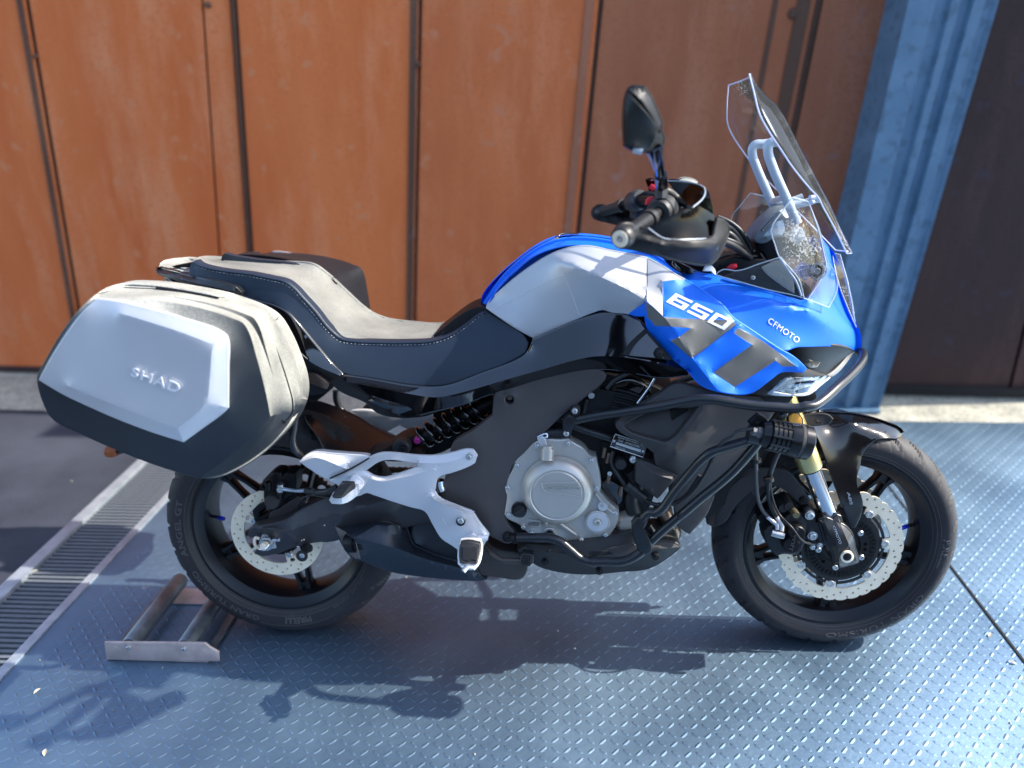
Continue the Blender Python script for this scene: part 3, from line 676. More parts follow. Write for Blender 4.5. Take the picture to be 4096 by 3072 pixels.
def wheel(cx, R0, hw, rimw, phase, front):
    c = Vector((cx, 0, R0)); bulge = .256 if front else .262; seg = 620
    # rim with spokes is the wheel itself
    bm = bmesh.new(); rw = rimw
    prof = [(-rw,.2300),(-rw,.2235),(-rw+.010,.2135),(-rw+.016,.2030),(-rw+.034,.1975),(0,.1950),(rw-.034,.1975),(rw-.016,.2030),(rw-.010,.2135),(rw,.2235),(rw,.2300),(rw-.006,.2300),(rw-.010,.2180),(0,.2080),(-rw+.010,.2180),(-rw+.006,.2300)]
    lathe_bm(bm, c, (0,1,0), prof, 120, True)
    lathe_bm(bm, c, (0,1,0), [(-.055,0),(-.055,.024),(-.045,.030),(-.03,.040),(-.012,.052),(.012,.052),(.03,.040),(.045,.030),(.055,.024),(.055,0)], 40)
    for k in range(5):
        a = R(phase+72*k); u = Vector((math.cos(a), 0, math.sin(a))); w = Vector((-math.sin(a), 0, math.cos(a)))
        for s in (-1, 1):
            rows = []
            for r_, o_, hw_, d_ in ((.040,.026,.0085,.020),(.09,.0235,.0070,.0150),(.15,.0165,.0065,.0135),(.180,.0115,.0075,.016),(.199,.0125,.012,.022)):
                m_ = c+u*r_+w*(s*o_); Y = Vector((0, d_, 0)); rows.append([bm.verts.new(m_+w*q*hw_*e+Y*z*f_) for q, z, e, f_ in ((-1,-1,.55,1),(1,-1,.55,1),(1,-1,1,.6),(1,1,1,.6),(1,1,.55,1),(-1,1,.55,1),(-1,1,1,.6),(-1,-1,1,.6))])
            for i in range(len(rows)-1):
                for j in range(8): bm.faces.new((rows[i][j], rows[i][(j+1)%8], rows[i+1][(j+1)%8], rows[i+1][j]))
            bm.faces.new(rows[0]); bm.faces.new(rows[-1][::-1])
        m_ = c+u*.190; box3(bm, m_, .022, .030, .030, rotm=Matrix.Rotation(-a, 3, 'Y'))
    wh = finish('front_wheel' if front else 'rear_wheel', bm, RIM, bike, 28)
    # tyre
    prof = [(rw-.006, .2235), (rw-.001, .232), (rw+.004, .240)]
    ntr = 15; side = hw
    pr = [(-(rw-.008), .224), (-(rw-.001), .232), (-(side-.004), .243), (-side, bulge)]
    crown = [(-side*math.cos(t), bulge+(R0-bulge)*math.sin(t)) for t in np.linspace(.14, math.pi-.14, 27)]
    prof = pr+crown+[(-t, r_) for t, r_ in pr[::-1]]
    nv = len(prof); vs = []; fs = []
    for i in range(seg):
        th = 2*math.pi*i/seg
        for j, (t, r_) in enumerate(prof):
            d = 0
            if 4 <= j < 4+27:
                s = abs(t)/side
                ph = (th*26/(2*math.pi)+(.9*s if t < 0 else .9*s+.5)) % 1.0
                if .16 < s < .93 and abs(ph-.5) < .11 and not (.55 < s < .60): d = .006
                ph2 = (th*52/(2*math.pi)+1.6*s) % 1.0
                if .62 < s < .99 and abs(ph2-.5) < .06: d = .002
            vs.append((c.x+(r_-d)*math.cos(th), t, c.z+(r_-d)*math.sin(th)))
    for i in range(seg):
        a = i*nv; b = ((i+1) % seg)*nv
        for j in range(nv-1): fs.append((a+j, b+j, b+j+1, a+j+1))
    me = bpy.data.meshes.new('tyre'); me.from_pydata(vs, [], fs); me.materials.append(RUB)
    for p in me.polygons: p.use_smooth = True
    ty = bpy.data.objects.new('tyre', me); COL.objects.link(ty); ty.parent = wh
    bmx = bmesh.new(); bmx.from_mesh(me); bmesh.ops.recalc_face_normals(bmx, faces=bmx.faces)
    for e in bmx.edges:
        if len(e.link_faces) == 2 and e.calc_face_angle(0) > R(34): e.smooth = False
    bmx.to_mesh(me); bmx.free()
    def sidey(r_):
        if r_ < .243: t = (r_-.232)/.011; return -((rw-.001)+(side-.004-rw+.001)*max(0,min(1,t)))
        if r_ < bulge: return -((side-.004)+.004*(r_-.243)/(bulge-.243))
        return -side*math.sqrt(max(0, 1-((r_-bulge)/(R0-bulge))**2))
    def sidetext(s, a0, a1, r0, r1, bold=.0, m=RUBL, raise_=.0008):
        def fn(u, v):
            a = R(a0+(a1-a0)*u); r_ = r0+(r1-r0)*v; y = sidey(r_)
            return Vector((c.x+r_*math.cos(a), y, c.z+r_*math.sin(a))), Vector((math.cos(a)*.3, -1, math.sin(a)*.3)).normalized()
        letter_map('tyre_lettering', text_mesh(s, bold), fn, m, wh, raise_)
    def ringline(r_, a0=0, a1=360, w=.0006):
        bm = bmesh.new(); n_ = 90; path = [Vector((c.x+r_*math.cos(R(a0+(a1-a0)*i/n_)), sidey(r_)-.0002, c.z+r_*math.sin(R(a0+(a1-a0)*i/n_)))) for i in range(n_+1)]
        tube_bm(bm, path, w, 6); finish('tyre_ridge', bm, RUBL, wh)
    ringline(.236); ringline(.243, w=.0005)
    if front:
        sidetext('GRAN TURISMO', -32, -92, .250, .262, .0); sidetext('PIRELLI', 4, -14, .247, .264, .02); sidetext('ANGEL GT', 150, 124, .250, .262); ringline(.266, -90, -25, .0004)
    else:
        sidetext('ANGEL GT', 196, 160, .250, .265, .015); sidetext('GRAN TURISMO', 254, 206, .252, .264, .0); sidetext('PIRELLI', 286, 270, .246, .262, .03)
        sidetext('M/C 73W   TUBELESS', 330, 302, .246, .251); sidetext('160/60 ZR 17', 60, 84, .246, .252) if False else None
        sidetext('X7A 2421', 112, 100, .247, .253); ringline(.268, 255, 300, .0005)
    # valve
    va = R(8 if front else 178); p = c+Vector((math.cos(va), 0, math.sin(va)))*.196
    tube3('valve_stem', [p+Vector((0,-.0,0)), p-Vector((math.cos(va),.25,math.sin(va)))*.012], .0045, RUBB, wh, smooth=False)
    q = p-Vector((math.cos(va), .35, math.sin(va)))*.012
    lathe('valve_cap', q, -Vector((math.cos(va), .35, math.sin(va))), [(0,0),(0,.0055),(.005,.0055),(.005,.0048),(.006,.0048),(.006,.0055),(.016,.0055),(.019,.0045),(.019,0)], BLUV, wh, 12)
    # brake disc
    y0 = -.066 if front else -.072
    if front:
        n_ = 360; outer = [((.1455+.0045*abs(math.cos(15*2*math.pi*i/n_))**.5)*math.cos(2*math.pi*i/n_), (.1455+.0045*abs(math.cos(15*2*math.pi*i/n_))**.5)*math.sin(2*math.pi*i/n_)) for i in range(n_)]
        inn = []
        for i in range(280):
            a = 2*math.pi*i/280; k = ((math.degrees(a)-262) % 51.43); k = min(k, 51.43-k); inn.append(((.099 if k < 7 else .1175)*math.cos(a), (.099 if k < 7 else .1175)*math.sin(a)))
        holes = [inn]
        for i in range(54):
            a = 2*math.pi*(i+.3)/54; rr = (.1425, .135, .128)[i % 3]; holes.append(circ(.0028, 10, rr*math.cos(a), rr*math.sin(a)))
        for sg in (1, -1):
            plate2('brake_disc', outer, holes, y0*sg-.0025, y0*sg+.0025, (c.x, c.z), STEEL, wh)
        slots = [circ(.036, 40)]
        for i in range(7):
            a = R(262+51.43*(i+.5)); w = R(17); slots.append([(r_*math.cos(b), r_*math.sin(b)) for r_, bs_ in ((.100, np.linspace(a-w, a+w, 10)), (.0955, np.linspace(a+w, a-w, 10))) for b in bs_])
        def slotring(r0, r1, n__, fr):
            o_ = []
            for i in range(n__):
                a = 2*math.pi*i/n__; w = math.pi/n__*fr; o_.append([(r_*math.cos(b), r_*math.sin(b)) for r_, b in ((r0,a-w),(r0,a+w),((r0+r1)/2,a+w*1.15),(r1,a+w),(r1,a-w),((r0+r1)/2,a-w*1.15))])
            return o_
        plate2('disc_carrier', circ(.1065, 120), slots+slotring(.077, .090, 40, 0), y0-.001, y0+.003, (c.x, c.z), DARK, wh) if False else None
        plate2('disc_carrier', circ(.1065, 120), [slots[0]]+slots[1:], y0+.0012, y0+.0045, (c.x, c.z), mat('carrier_black', (.03,.028,.026), .4, .4), wh)
        plate2('sensor_ring', circ(.0835, 100), [circ(.046, 60)]+slotring(.066, .079, 44, .55)+[circ(.005, 10, .056*math.cos(R(a)), .056*math.sin(R(a))) for a in (10, -5, -20, 200, 212, 224)], y0-.007, y0-.0045, (c.x, c.z), DARK, wh)
        for i in range(7):
            a = R(262+51.43*i); p = c+Vector((.1045*math.cos(a), y0-.003, .1045*math.sin(a)))
            lathe('disc_bobbin', p, (0,-1,0), [(-.004,.0095),(.001,.0095),(.002,.0085),(.002,.0045),(-.002,.004),(-.002,0)], BOLT, wh, 24)
        for i in range(5):
            a = R(44+72*i); p = c+Vector((.056*math.cos(a), y0-.008, .056*math.sin(a))); lathe('hub_bolt', p, (0,-1,0), [(-.006,.0075),(.001,.0075),(.003,.006),(.003,.003),(0,.0025),(0,0)], BOLT, wh, 20)
    else:
        inn = []
        for i in range(240):
            a = 2*math.pi*i/240; k = ((math.degrees(a)-150) % 72); k = min(k, 72-k); inn.append(((.060 if k < 9 else .086)*math.cos(a), (.060 if k < 9 else .086)*math.sin(a)))
        holes = [inn]
        for i in range(48):
            a = 2*math.pi*(i+.3)/48; rr = (.1125, .104, .096)[i % 3]; holes.append(circ(.0027, 10, rr*math.cos(a), rr*math.sin(a)))
        for i in range(5):
            a = R(150+72*i); holes.append([(.083*math.cos(a)+.008*math.cos(b)*math.sin(a)-.0055*math.sin(b)*math.cos(a)*-1, .083*math.sin(a)-.008*math.cos(b)*math.cos(a)+.0055*math.sin(b)*math.sin(a)) for b in np.linspace(0, 5.7, 12)])
        plate2('brake_disc', circ(.120, 160), holes, y0-.0025, y0+.0025, (c.x, c.z), STEEL, wh)
        plate2('disc_carrier', circ(.064, 60), [circ(.03, 30)], y0+.003, y0+.01, (c.x, c.z), DARK, wh)
        n_ = 60; plate2('sensor_ring', circ(.055, 60), [circ(.03, 30)]+[[(r_*math.cos(2*math.pi*i/44+w), r_*math.sin(2*math.pi*i/44+w)) for r_, w in ((.040,-.03),(.040,.03),(.051,.03),(.051,-.03))] for i in range(44)], y0-.007, y0-.0045, (c.x, c.z), DARK, wh)
        for i in range(5):
            a = R(150+72*i); p = c+Vector((.066*math.cos(a), y0-.003, .066*math.sin(a))); lathe('disc_bolt', p, (0,-1,0), [(-.004,.0085),(.002,.0085),(.004,.007),(.004,.0035),(.001,.003),(.001,0)], BOLT, wh, 20)
        # sprocket
        out = []
        for i in range(46*4):
            a = 2*math.pi*i/(46*4); out.append(((.1135 if i % 4 < 2 else .108)*math.cos(a), (.1135 if i % 4 < 2 else .108)*math.sin(a)))
        plate2('sprocket', out, [circ(.03, 24)]+[circ(.012, 16, .088*math.cos(R(a)), .088*math.sin(R(a))) for a in range(0, 360, 36)], .088, .095, (c.x, c.z), RUSTY, wh)
    return wh
fw = wheel(1.415, .300, .060, .050, 55, True)
rw_ = wheel(0, .312, .080, .062, 65, False)
# chain
c0, r0_ = Vector((0,.0915,.312)), .112; c1, r1_ = Vector((.56,.0915,.385)), .034
path = []
ux = (c1-c0).normalized(); base_a = math.atan2(ux.z, ux.x); off_ = math.acos((r0_-r1_)/(c1-c0).length)
for a in np.linspace(base_a+off_, base_a+2*math.pi-off_, 40): path.append(c0+Vector((math.cos(a), 0, math.sin(a)))*r0_)
for a in np.linspace(base_a-off_, base_a+off_, 10): path.append(c1+Vector((math.cos(a), 0, math.sin(a)))*r1_)
path.append(path[0]); cum = [0]
for i in range(1, len(path)): cum.append(cum[-1]+(path[i]-path[i-1]).length)
nl = int(cum[-1]/.01588); bm = bmesh.new()
def at(s):
    for i in range(1, len(path)):
        if cum[i] >= s: t = (s-cum[i-1])/(cum[i]-cum[i-1]+1e-9); return path[i-1].lerp(path[i], t)
    return path[-1]
for i in range(nl):
    a, b = at(cum[-1]*i/nl), at(cum[-1]*(i+1)/nl); d = (b-a).normalized(); n_ = Vector((-d.z, 0, d.x)); w = .0065 if i % 2 else .0045
    for sg in (-1, 1):
        pts = []
        for t_, h_ in ((-.25,.0),(-.12,.0068),(.2,.0066),(.5,.0045),(.8,.0066),(1.12,.0068),(1.25,0),(1.12,-.0068),(.8,-.0066),(.5,-.0045),(.2,-.0066),(-.12,-.0068)): pts.append(a+(b-a)*t_+n_*h_)
        f1 = [bm.verts.new(q+Vector((0, sg*w, 0))) for q in pts]; f2 = [bm.verts.new(q+Vector((0, sg*(w+.0016), 0))) for q in pts]
        bm.faces.new(f1); bm.faces.new(f2[::-1])
        for k in range(12): bm.faces.new((f1[k], f1[(k+1)%12], f2[(k+1)%12], f2[k]))
    lathe_bm(bm, a, (0,1,0), [(-.0085,0),(-.0085,.003),(.0085,.003),(.0085,0)], 8)
finish('chain', bm, RUSTY, bike, 40)

# ---- engine, frame and everything dark behind the panels
def c2(f, pts, d=None): return f([(p[0], p[1], p[2] if len(p) > 2 else d) for p in pts])
eng = flat('engine_block', [(2010,1690),(2330,1560),(2600,1600),(2660,1700),(2620,1960),(2560,2110),(2440,2160),(1990,2150),(1960,1950)], DARK, -.125, .25, bike)
flat('cylinder_head', [(2330,1560),(2420,1500),(2600,1540),(2720,1600),(2780,1900),(2600,1960),(2400,1800)], DARK, -.10, .2, bike)
def blob(name, pts, m, y, th, par=bike, **k): return flat(name, pts, m, y, th, par, **k)
# cylinder head cover with ribs
hc = shell('head_cover', c2(Q, [(1180,520),(1210,400),(1240,300),(1300,240),(1420,205),(1520,230),(1640,300),(1650,420),(1600,520),(1400,600),(1250,600)], -.118), PIANO, bike, thick=.05, r=.006, smooth=0)[0]
for k in range(5):
    tube('cooling_rib', [Q([(1290-k*22, 300+k*62)])[0]+(-.124,), Q([(1440-k*20, 340+k*62)])[0]+(-.126,), Q([(1590-k*18, 400+k*60)])[0]+(-.122,)], .004, DARK, hc, 8, 4)
tube('hose', [q+(d,) for q, d in zip(Q([(1220,225),(1300,170),(1420,120),(1600,60)]), (-.13,-.13,-.12,-.1))], .005, RUBB, bike)
tube('clutch_cable', [q+(-.14,) for q in Q([(1180,290),(1260,200),(1390,130)])], .006, RUBB, bike)
tube('steel_strut', [q+(-.135,) for q in Q([(1710,175),(1640,290),(1520,450)])], .0035, CHROME, bike, 10, 4)
disc('throttle_body_cap', Q, 1040, 270, -.13, 70, DARK, bike, .01); disc('hose_clamp', Q, 1010, 360, -.135, 40, BOLT, bike, .005)
tube('starter_cable', [q+(-.13,) for q in Q([(960,400),(930,520),(900,640)])], .006, RUBB, bike)
# main frame spar visible below the crash bar
tube('frame_spar', c2(Q, [(600,600,-.135),(860,720,-.14),(1250,850,-.145),(1700,1040,-.14)]), 48/2.765, TUBE, bike, pix=True, n=4)
tube('frame_tube', c2(Q, [(600,560,-.13),(740,640,-.15)]), 50/2.765, TUBE, bike, pix=True)
tube('bellows', c2(Q, [(500,790,-.15),(560,785,-.15),(700,775,-.15)]), .012, RUBB, bike)
for k in range(5): tube('bellows_ring', c2(Q, [(540+k*32,788-k*3,-.15),(548+k*32,788-k*3,-.15)]), .0145, RUBB, bike, smooth=False)
bolt(Q, 828, 535, -.185, 34, bike, name='frame_bolt'); bolt(Q, 733, 785, -.17, 34, bike, name='frame_bolt')
disc('bolt_bush', Q, 832, 535, -.17, 58, PLAS, bike, .008)
flat('bar_bracket', Q([(730,600),(800,560),(850,600),(800,720),(770,820),(700,800),(700,700)]), TUBE, -.165, .012, bike)
# crankcase with round clutch cover
ec = shell('engine_cover', c2(D, [(560,628),(600,608),(640,602),(740,606),(783,600),(812,622),(880,660),(925,712),(965,722),(968,745),(985,820),(992,905),(985,940),(1050,1020),(1112,1070),(1100,1150),(1060,1215),(1035,1248),(985,1252),(872,1278),(700,1250),(560,1235),(520,1205),(460,1150),(385,1112),(368,1090),(378,1040),(385,960),(366,915),(385,885),(392,860),(432,778),(440,745),(500,690)], -.165), ALU, bike, thick=.045, r=.004, smooth=0, grid=40)[0]
cc_ = P(*one(D, 712, 930), -.167)
lathe('clutch_cover', cc_, (0,-1,0), [(0,.0845),(.006,.0835),(.018,.078),(.026,.069),(.029,.0625),(.0275,.0605),(.0275,.058),(.0295,.056),(.0300,.030),(.030,0)], ALU, ec, 72)
for x, y in ((578,637),(783,620),(940,733),(972,915),(1095,1080),(1033,1226),(872,1256),(543,1214),(390,1093),(382,913),(445,766),(487,1178)): bolt(D, x, y, -.170, 17, ec)
disc('crankshaft_cap', D, 978, 1140, -.170, 84, ALU, ec, .006, 40); disc('inspection_cap', D, 978, 1140, -.177, 70, ALW, ec, .003, 40); bolt(D, 978, 1140, -.180, 30, ec, ALU, 'hex_plug')
disc('oil_plug', D, 1012, 1032, -.170, 33, ALW, ec, .008); bolt(D, 1012, 1032, -.178, 14, ec, ALU, 'hex_plug')
disc('filler_recess', D, 458, 1062, -.171, 52, DARK, ec, .003); disc('oil_filler', D, 466, 1068, -.176, 40, RUBB, ec, .010)
tube('filler_grip', c2(D, [(440,1085,-.187),(492,1050,-.187)]), .0035, RUBB, ec, 8, 2)
disc('sight_glass_ring', D, 662, 1222, -.171, 50, ALU, ec, .004); disc('sight_glass', D, 662, 1222, -.175, 36, PIANO, ec, .004)
lb = flat('spec_label', D([(513,1128),(600,1136),(600,1170),(512,1162)]), LABEL, -.1695, .001, ec)
for k, s_ in enumerate(('VALVE CLEARANCE', 'IN 0.15-0.21', 'EX 0.24-0.30')): text_on('label_text', s_, D([(518,1143+k*9),(592,1150+k*9),(592,1144+k*9),(518,1137+k*9)]), -.1708, DARK, lb, raise_=.0002)
tube('cover_rib', c2(D, [(700,1130,-.176),(770,1180,-.172),(835,1225,-.170)]), [.004]*0 or .0045, ALU, ec, 8, 4); tube('cover_rib', c2(D, [(600,1110,-.176),(625,1130,-.172),(640,1155,-.170)]), .004, ALU, ec, 8, 4)
tube('cover_rib', c2(D, [(965,950,-.169),(1030,1040,-.169),(1085,1085,-.169)]), .004, ALU, ec, 8, 4)
ccf = -.1983
text_on('cast_lettering', 'CFMOTO', Q([(510,1405),(893,1410),(898,1368),(512,1366)]), ccf, ALU, ec, bold=.012, raise_=.0012)
tube('emblem_line', c2(Q, [(455,1335,ccf),(700,1328,ccf),(915,1325,ccf)]), .0009, ALU, ec, 6, 3); tube('emblem_line', c2(Q, [(455,1335,ccf),(490,1415,ccf),(700,1450,ccf),(915,1492,ccf)]), .0009, ALU, ec, 6, 4)
cl = P(*one(D, 645, 690), -.182)
lathe('clutch_lever_boss', cl, (.05,.25,1), [(-.014,0),(-.014,.015),(.012,.016),(.012,.012),(.018,.012),(.018,0)], ALU, ec, 24)
shell('clutch_arm', c2(D, [(600,640,-.17),(640,632,-.18),(625,590,-.185),(600,570,-.18),(582,580,-.175)]), ALW, ec, thick=.004)
tube('cable_clip', c2(D, [(585,575,-.18),(640,555,-.18),(645,575,-.18),(600,585,-.18)]), .002, CHROME, ec, 6, 3, closed=False)
# exhaust collector, bits at the front of the engine
blob('front_casting', D([(1150,1120),(1180,960),(1230,1000),(1260,1180),(1200,1220)]), ALU, -.10, .05)
lathe('water_pump', P(*one(D,1180,1150), -.13), (.1,-1,0), [(-.03,.034),(0,.032),(.014,.022),(.018,.010),(.018,0)], ALU, bike, 32)
tube('exhaust_header', c2(T, [(560,1560,-.06),(640,1620,-.08),(680,1750,-.06),(600,1900,-.03)]), .019, BRON, bike)
tube('exhaust_header', c2(RR, [(1760,150,-.02),(1780,250,-.05),(1830,330,-.05),(1780,400,-.03)]), .021, BRON, bike)
blob('crankcase_front', Q([(1120,880),(1250,900),(1290,1150),(1400,1300),(1420,1550),(1250,1600),(1130,1350)]), DARK, -.128, .03)
shell('stator_cover', c2(Q, [(1130,1330,-.14),(1200,1310,-.145),(1370,1400,-.145),(1420,1450,-.14),(1290,1590,-.14),(1150,1400,-.14)]), PIANO, bike, thick=.02, smooth=0)
for x, y in ((1213,1230),(1345,1370),(1165,940),(1208,1000)): tube('stud', c2(Q, [(x,y,-.15),(x-25,y+110,-.15)]), .0045, RUSTY, bike, 8, 1); 
bolt(Q, 1213, 1228, -.155, 26, bike, name='frame_bolt'); bolt(Q, 1475, 1072, -.165, 42, bike, name='frame_bolt')
disc('rubber_plug', Q, 1333, 1110, -.155, 66, RUBB, bike, .012)
tube('lower_cable', c2(Q, [(1250,980,-.15),(1230,1100,-.155),(1290,1220,-.16),(1400,1370,-.165),(1560,1500,-.17),(1720,1570,-.18),(1900,1560,-.2),(2060,1470,-.22),(2150,1350,-.23),(2212,1250,-.235)]), .0048, RUBB, bike)
tube('connector', c2(Q, [(1400,1350,-.17),(1600,1510,-.178)]), .012, RUBB, bike, 10, 2); tube('connector_band', c2(Q, [(1450,1392,-.172),(1500,1430,-.174)]), .0138, RUBB, bike, 10, 1)
tube('black_hose', c2(Q, [(1440,1180,-.13),(1520,1330,-.13),(1450,1480,-.13),(1480,1659,-.13)]), .018, RUBB, bike)
# serial plate on the spar
idp = flat('serial_plate', Q([(1275,792),(1625,905),(1582,1048),(1220,928)]), PIANO, -.172, .0015, bike, r=.0006)
q_ = Q([(1275,792),(1625,905),(1582,1048),(1220,928)]); tube('plate_border', [p+(-.1735,) for p in q_+[q_[0]]], .0011, LABEL, idp, 6, 1, smooth=False)
text_on('plate_text', 'ZHEJIANG CFMOTO POWER CO., LTD.', Q([(1302,838),(1578,925),(1584,905),(1308,818)]), -.1735, LABEL, idp, raise_=.0003)
text_on('plate_text', 'L7e-A2    e13*168/2013*00086', Q([(1305,868),(1540,942),(1546,922),(1311,848)]), -.1735, LABEL, idp, raise_=.0003)
flat('serial_strip', Q([(1290,880),(1560,966),(1554,992),(1280,905)]), LABEL, -.1738, .0006, idp, r=.0002)
text_on('plate_text', 'MADE IN CHINA', Q([(1278,935),(1380,968),(1384,954),(1282,921)]), -.1735, LABEL, idp, raise_=.0003)
bolt(Q, 1262, 870, -.174, 15, idp, name='rivet'); bolt(Q, 1583, 983, -.174, 15, idp, name='rivet')
# ---- woven side cover
fc, _ = shell('frame_cover', c2(D, [(308,292,-.155),(430,245,-.155),(650,175,-.155),(860,142,-.155),(1005,146,-.150),(1030,168,-.148),(1022,192,-.15),(900,300,-.155),(740,430,-.16),(600,560,-.163),(480,680,-.165),(405,765,-.165),(375,860,-.165),(362,1000,-.165),(355,1100,-.165),(378,1165,-.165),(425,1230,-.165),(425,1262,-.165),(385,1278,-.165),(330,1258,-.165),(230,1200,-.16),(180,1130,-.158),(80,1050,-.155),(-20,1000,-.155)])
    +c2(K, [(1700,1475,-.155),(1665,1410,-.155),(1690,1230,-.155),(1730,1215,-.155),(1735,1010,-.155),(1762,930,-.155),(1960,800,-.155),(2150,650,-.155),(2165,480,-.155)]),
    [WEAV, PLAS], bike, inner=c2(D, [(430,420,-.175),(700,280,-.172),(600,420,-.178),(450,600,-.180),(250,760,-.172),(250,900,-.176),(330,1050,-.176),(60,860,-.170),(150,1000,-.168)]), thick=.02, r=.004, smooth=6, holes=[c2(D, [(395+40*math.cos(a), 333+41*math.sin(a), -.163) for a in np.linspace(0, 5.7, 12)])])
flat('recess_cup', D([(395+44*math.cos(a), 333+45*math.sin(a)) for a in np.linspace(0, 5.7, 12)]), DARK, -.135, .01, fc, r=.0005)
bolt(D, 398, 312, -.148, 22, fc, RUSTY); bolt(D, 383, 1241, -.172, 22, fc, PLAS); disc('bolt_seat', D, 383, 1241, -.168, 36, DARK, fc, .003)
# ---- gloss black side panel below seat and tank
sp, spf = shell('side_panel', c2(C, [(352,1248,-.150),(600,1285,-.155),(900,1338,-.158),(1120,1352,-.160),(1240,1335,-.160),(1500,1240,-.158),(1850,1098,-.152),(1890,1060,-.150),(1935,965,-.148)])
    +c2(E, [(430,1035,-.145),(700,915,-.150),(920,842,-.155),(960,838,-.155),(1100,852,-.16),(1200,890,-.165),(1290,975,-.17),(1440,1150,-.178),(1580,1262,-.18),(1560,1290,-.165),(1380,1308,-.150),(1150,1272,-.148),(1000,1248,-.150),(900,1248,-.150),(750,1272,-.150),(500,1330,-.148),(150,1430,-.145)])
    +c2(C, [(1600,1400,-.145),(1400,1470,-.145),(1100,1545,-.14),(860,1590,-.125),(800,1560,-.125),(560,1440,-.13),(420,1340,-.135),(340,1290,-.14)]),
    PIANO, bike, creases=[c2(C, [(380,1300,-.172),(620,1345,-.180),(900,1400,-.184),(1130,1430,-.186),(1300,1400,-.188),(1700,1285,-.192),(2074,1180,-.198)])+c2(E, [(550,1232,-.200),(760,1175,-.203),(900,1152,-.204),(1150,1166,-.202),(1400,1215,-.196),(1560,1256,-.186)])],
    thick=.018, r=.003, smooth=0)
flat('air_slot', E([(960,1150),(975,1110),(1005,1095),(1012,1110),(985,1150)]), DARK, -.200, .002, sp, r=.0005)
shell('inner_duct', c2(E, [(1090,1140,-.203),(1130,1070,-.195),(1200,1000,-.186),(1260,950,-.178),(1450,1165,-.196),(1440,1178,-.198),(1250,1160,-.203)]), DARK, sp, thick=.003, r=.0006, smooth=0)
shell('duct_window', c2(E, [(1135,1146,-.2055),(1165,1090,-.200),(1215,1030,-.193),(1265,985,-.187),(1330,1060,-.194),(1385,1130,-.200),(1390,1165,-.203),(1250,1156,-.2055)]), PIANO, sp, thick=.002, r=.0004, smooth=0)
bolt(E, 1358, 1130, -.207, 26, sp, PLAS); disc('bolt_seat', E, 1358, 1130, -.203, 40, DARK, sp, .003)
# ---- tail panel behind / below the passenger seat
tp, _ = shell('tail_panel', c2(U, [(780,480,-.13),(1000,500,-.14),(1150,548,-.145),(1330,595,-.15),(1450,655,-.15),(1560,765,-.15),(1700,935,-.15),(1840,1105,-.15),(1940,1210,-.15),(2010,1268,-.15),(1985,1280,-.155),(1780,1195,-.16),(1600,1080,-.16),(1470,980,-.16),(1400,880,-.16),(1300,760,-.16),(1150,640,-.15),(900,560,-.14)]), PIANO, bike, thick=.03, r=.003, smooth=2, inner=c2(U, [(1450,850,-.165),(1650,1030,-.165)]))
shell('tail_underside', c2(U, [(1440,960,-.14),(1480,985,-.155),(1780,1200,-.155),(1985,1285,-.15),(1900,1400,-.12),(1850,1440,-.10),(1700,1470,-.09),(1560,1440,-.10),(1520,1200,-.12)]), PLAS, bike, thick=.1, smooth=1, mirror=False)
shell('tail_trim', c2(K, [(335,235,-.15),(390,240,-.15),(520,330,-.15),(500,380,-.148),(350,320,-.148),(328,300,-.15)]), RUSTY, bike, thick=.01, smooth=0)
shell('knee_wedge', c2(K, [(540,310,-.14),(650,260,-.15),(1000,370,-.15),(1450,460,-.15),(1560,520,-.14),(1600,590,-.12),(1560,620,-.10),(1200,660,-.10),(1000,610,-.12),(900,520,-.135),(640,400,-.135)]), PLAS, bike, thick=.05, smooth=1)
shell('gloss_wedge', c2(K, [(915,492,-.142),(1080,430,-.148),(1300,450,-.15),(1560,520,-.145),(1320,590,-.145),(1200,625,-.142),(1050,560,-.142)]), PIANO, bike, thick=.004, smooth=0, creases=[c2(K, [(940,492,-.144),(1250,560,-.150),(1500,522,-.147)])])
# ---- seat
seat, sf_ = shell('seat', c2(U, [(520,290,-.11),(523,225,-.10),(560,168,-.095),(590,198,-.105),(700,234,-.115),(860,263,-.12),(1100,292,-.125),(1300,332,-.128),(1450,368,-.13),(1530,425,-.13),(1620,522,-.13),(1750,665,-.128),(1850,795,-.125),(1950,892,-.12)])
    +c2(C, [(345,950,-.12),(430,968,-.118),(600,978,-.115),(900,980,-.112),(1100,967,-.11),(1240,922,-.105),(1380,832,-.095),(1500,742,-.085),(1538,728,-.08),(1700,822,-.105),(1840,918,-.125),(1882,985,-.135),(1870,1045,-.14),(1810,1090,-.14),(1500,1225,-.145),(1240,1320,-.145),(1120,1335,-.145),(1000,1335,-.145),(700,1292,-.145),(400,1235,-.145),(300,1200,-.145),(215,1140,-.145),(130,1050,-.145)])
    +c2(U, [(1700,935,-.145),(1560,765,-.145),(1450,655,-.145),(1330,592,-.14),(1150,545,-.135),(1000,500,-.13),(780,400,-.125)]),
    VINYL, bike, inner=c2(C, [(200,900,-.145),(350,1080,-.158),(700,1130,-.160),(1100,1150,-.160),(1500,1000,-.150),(1700,960,-.145)])+c2(U, [(800,330,-.128),(1200,400,-.140),(1500,560,-.148),(1800,900,-.150)]), thick=.03, r=.004, smooth=8, mirror=True)
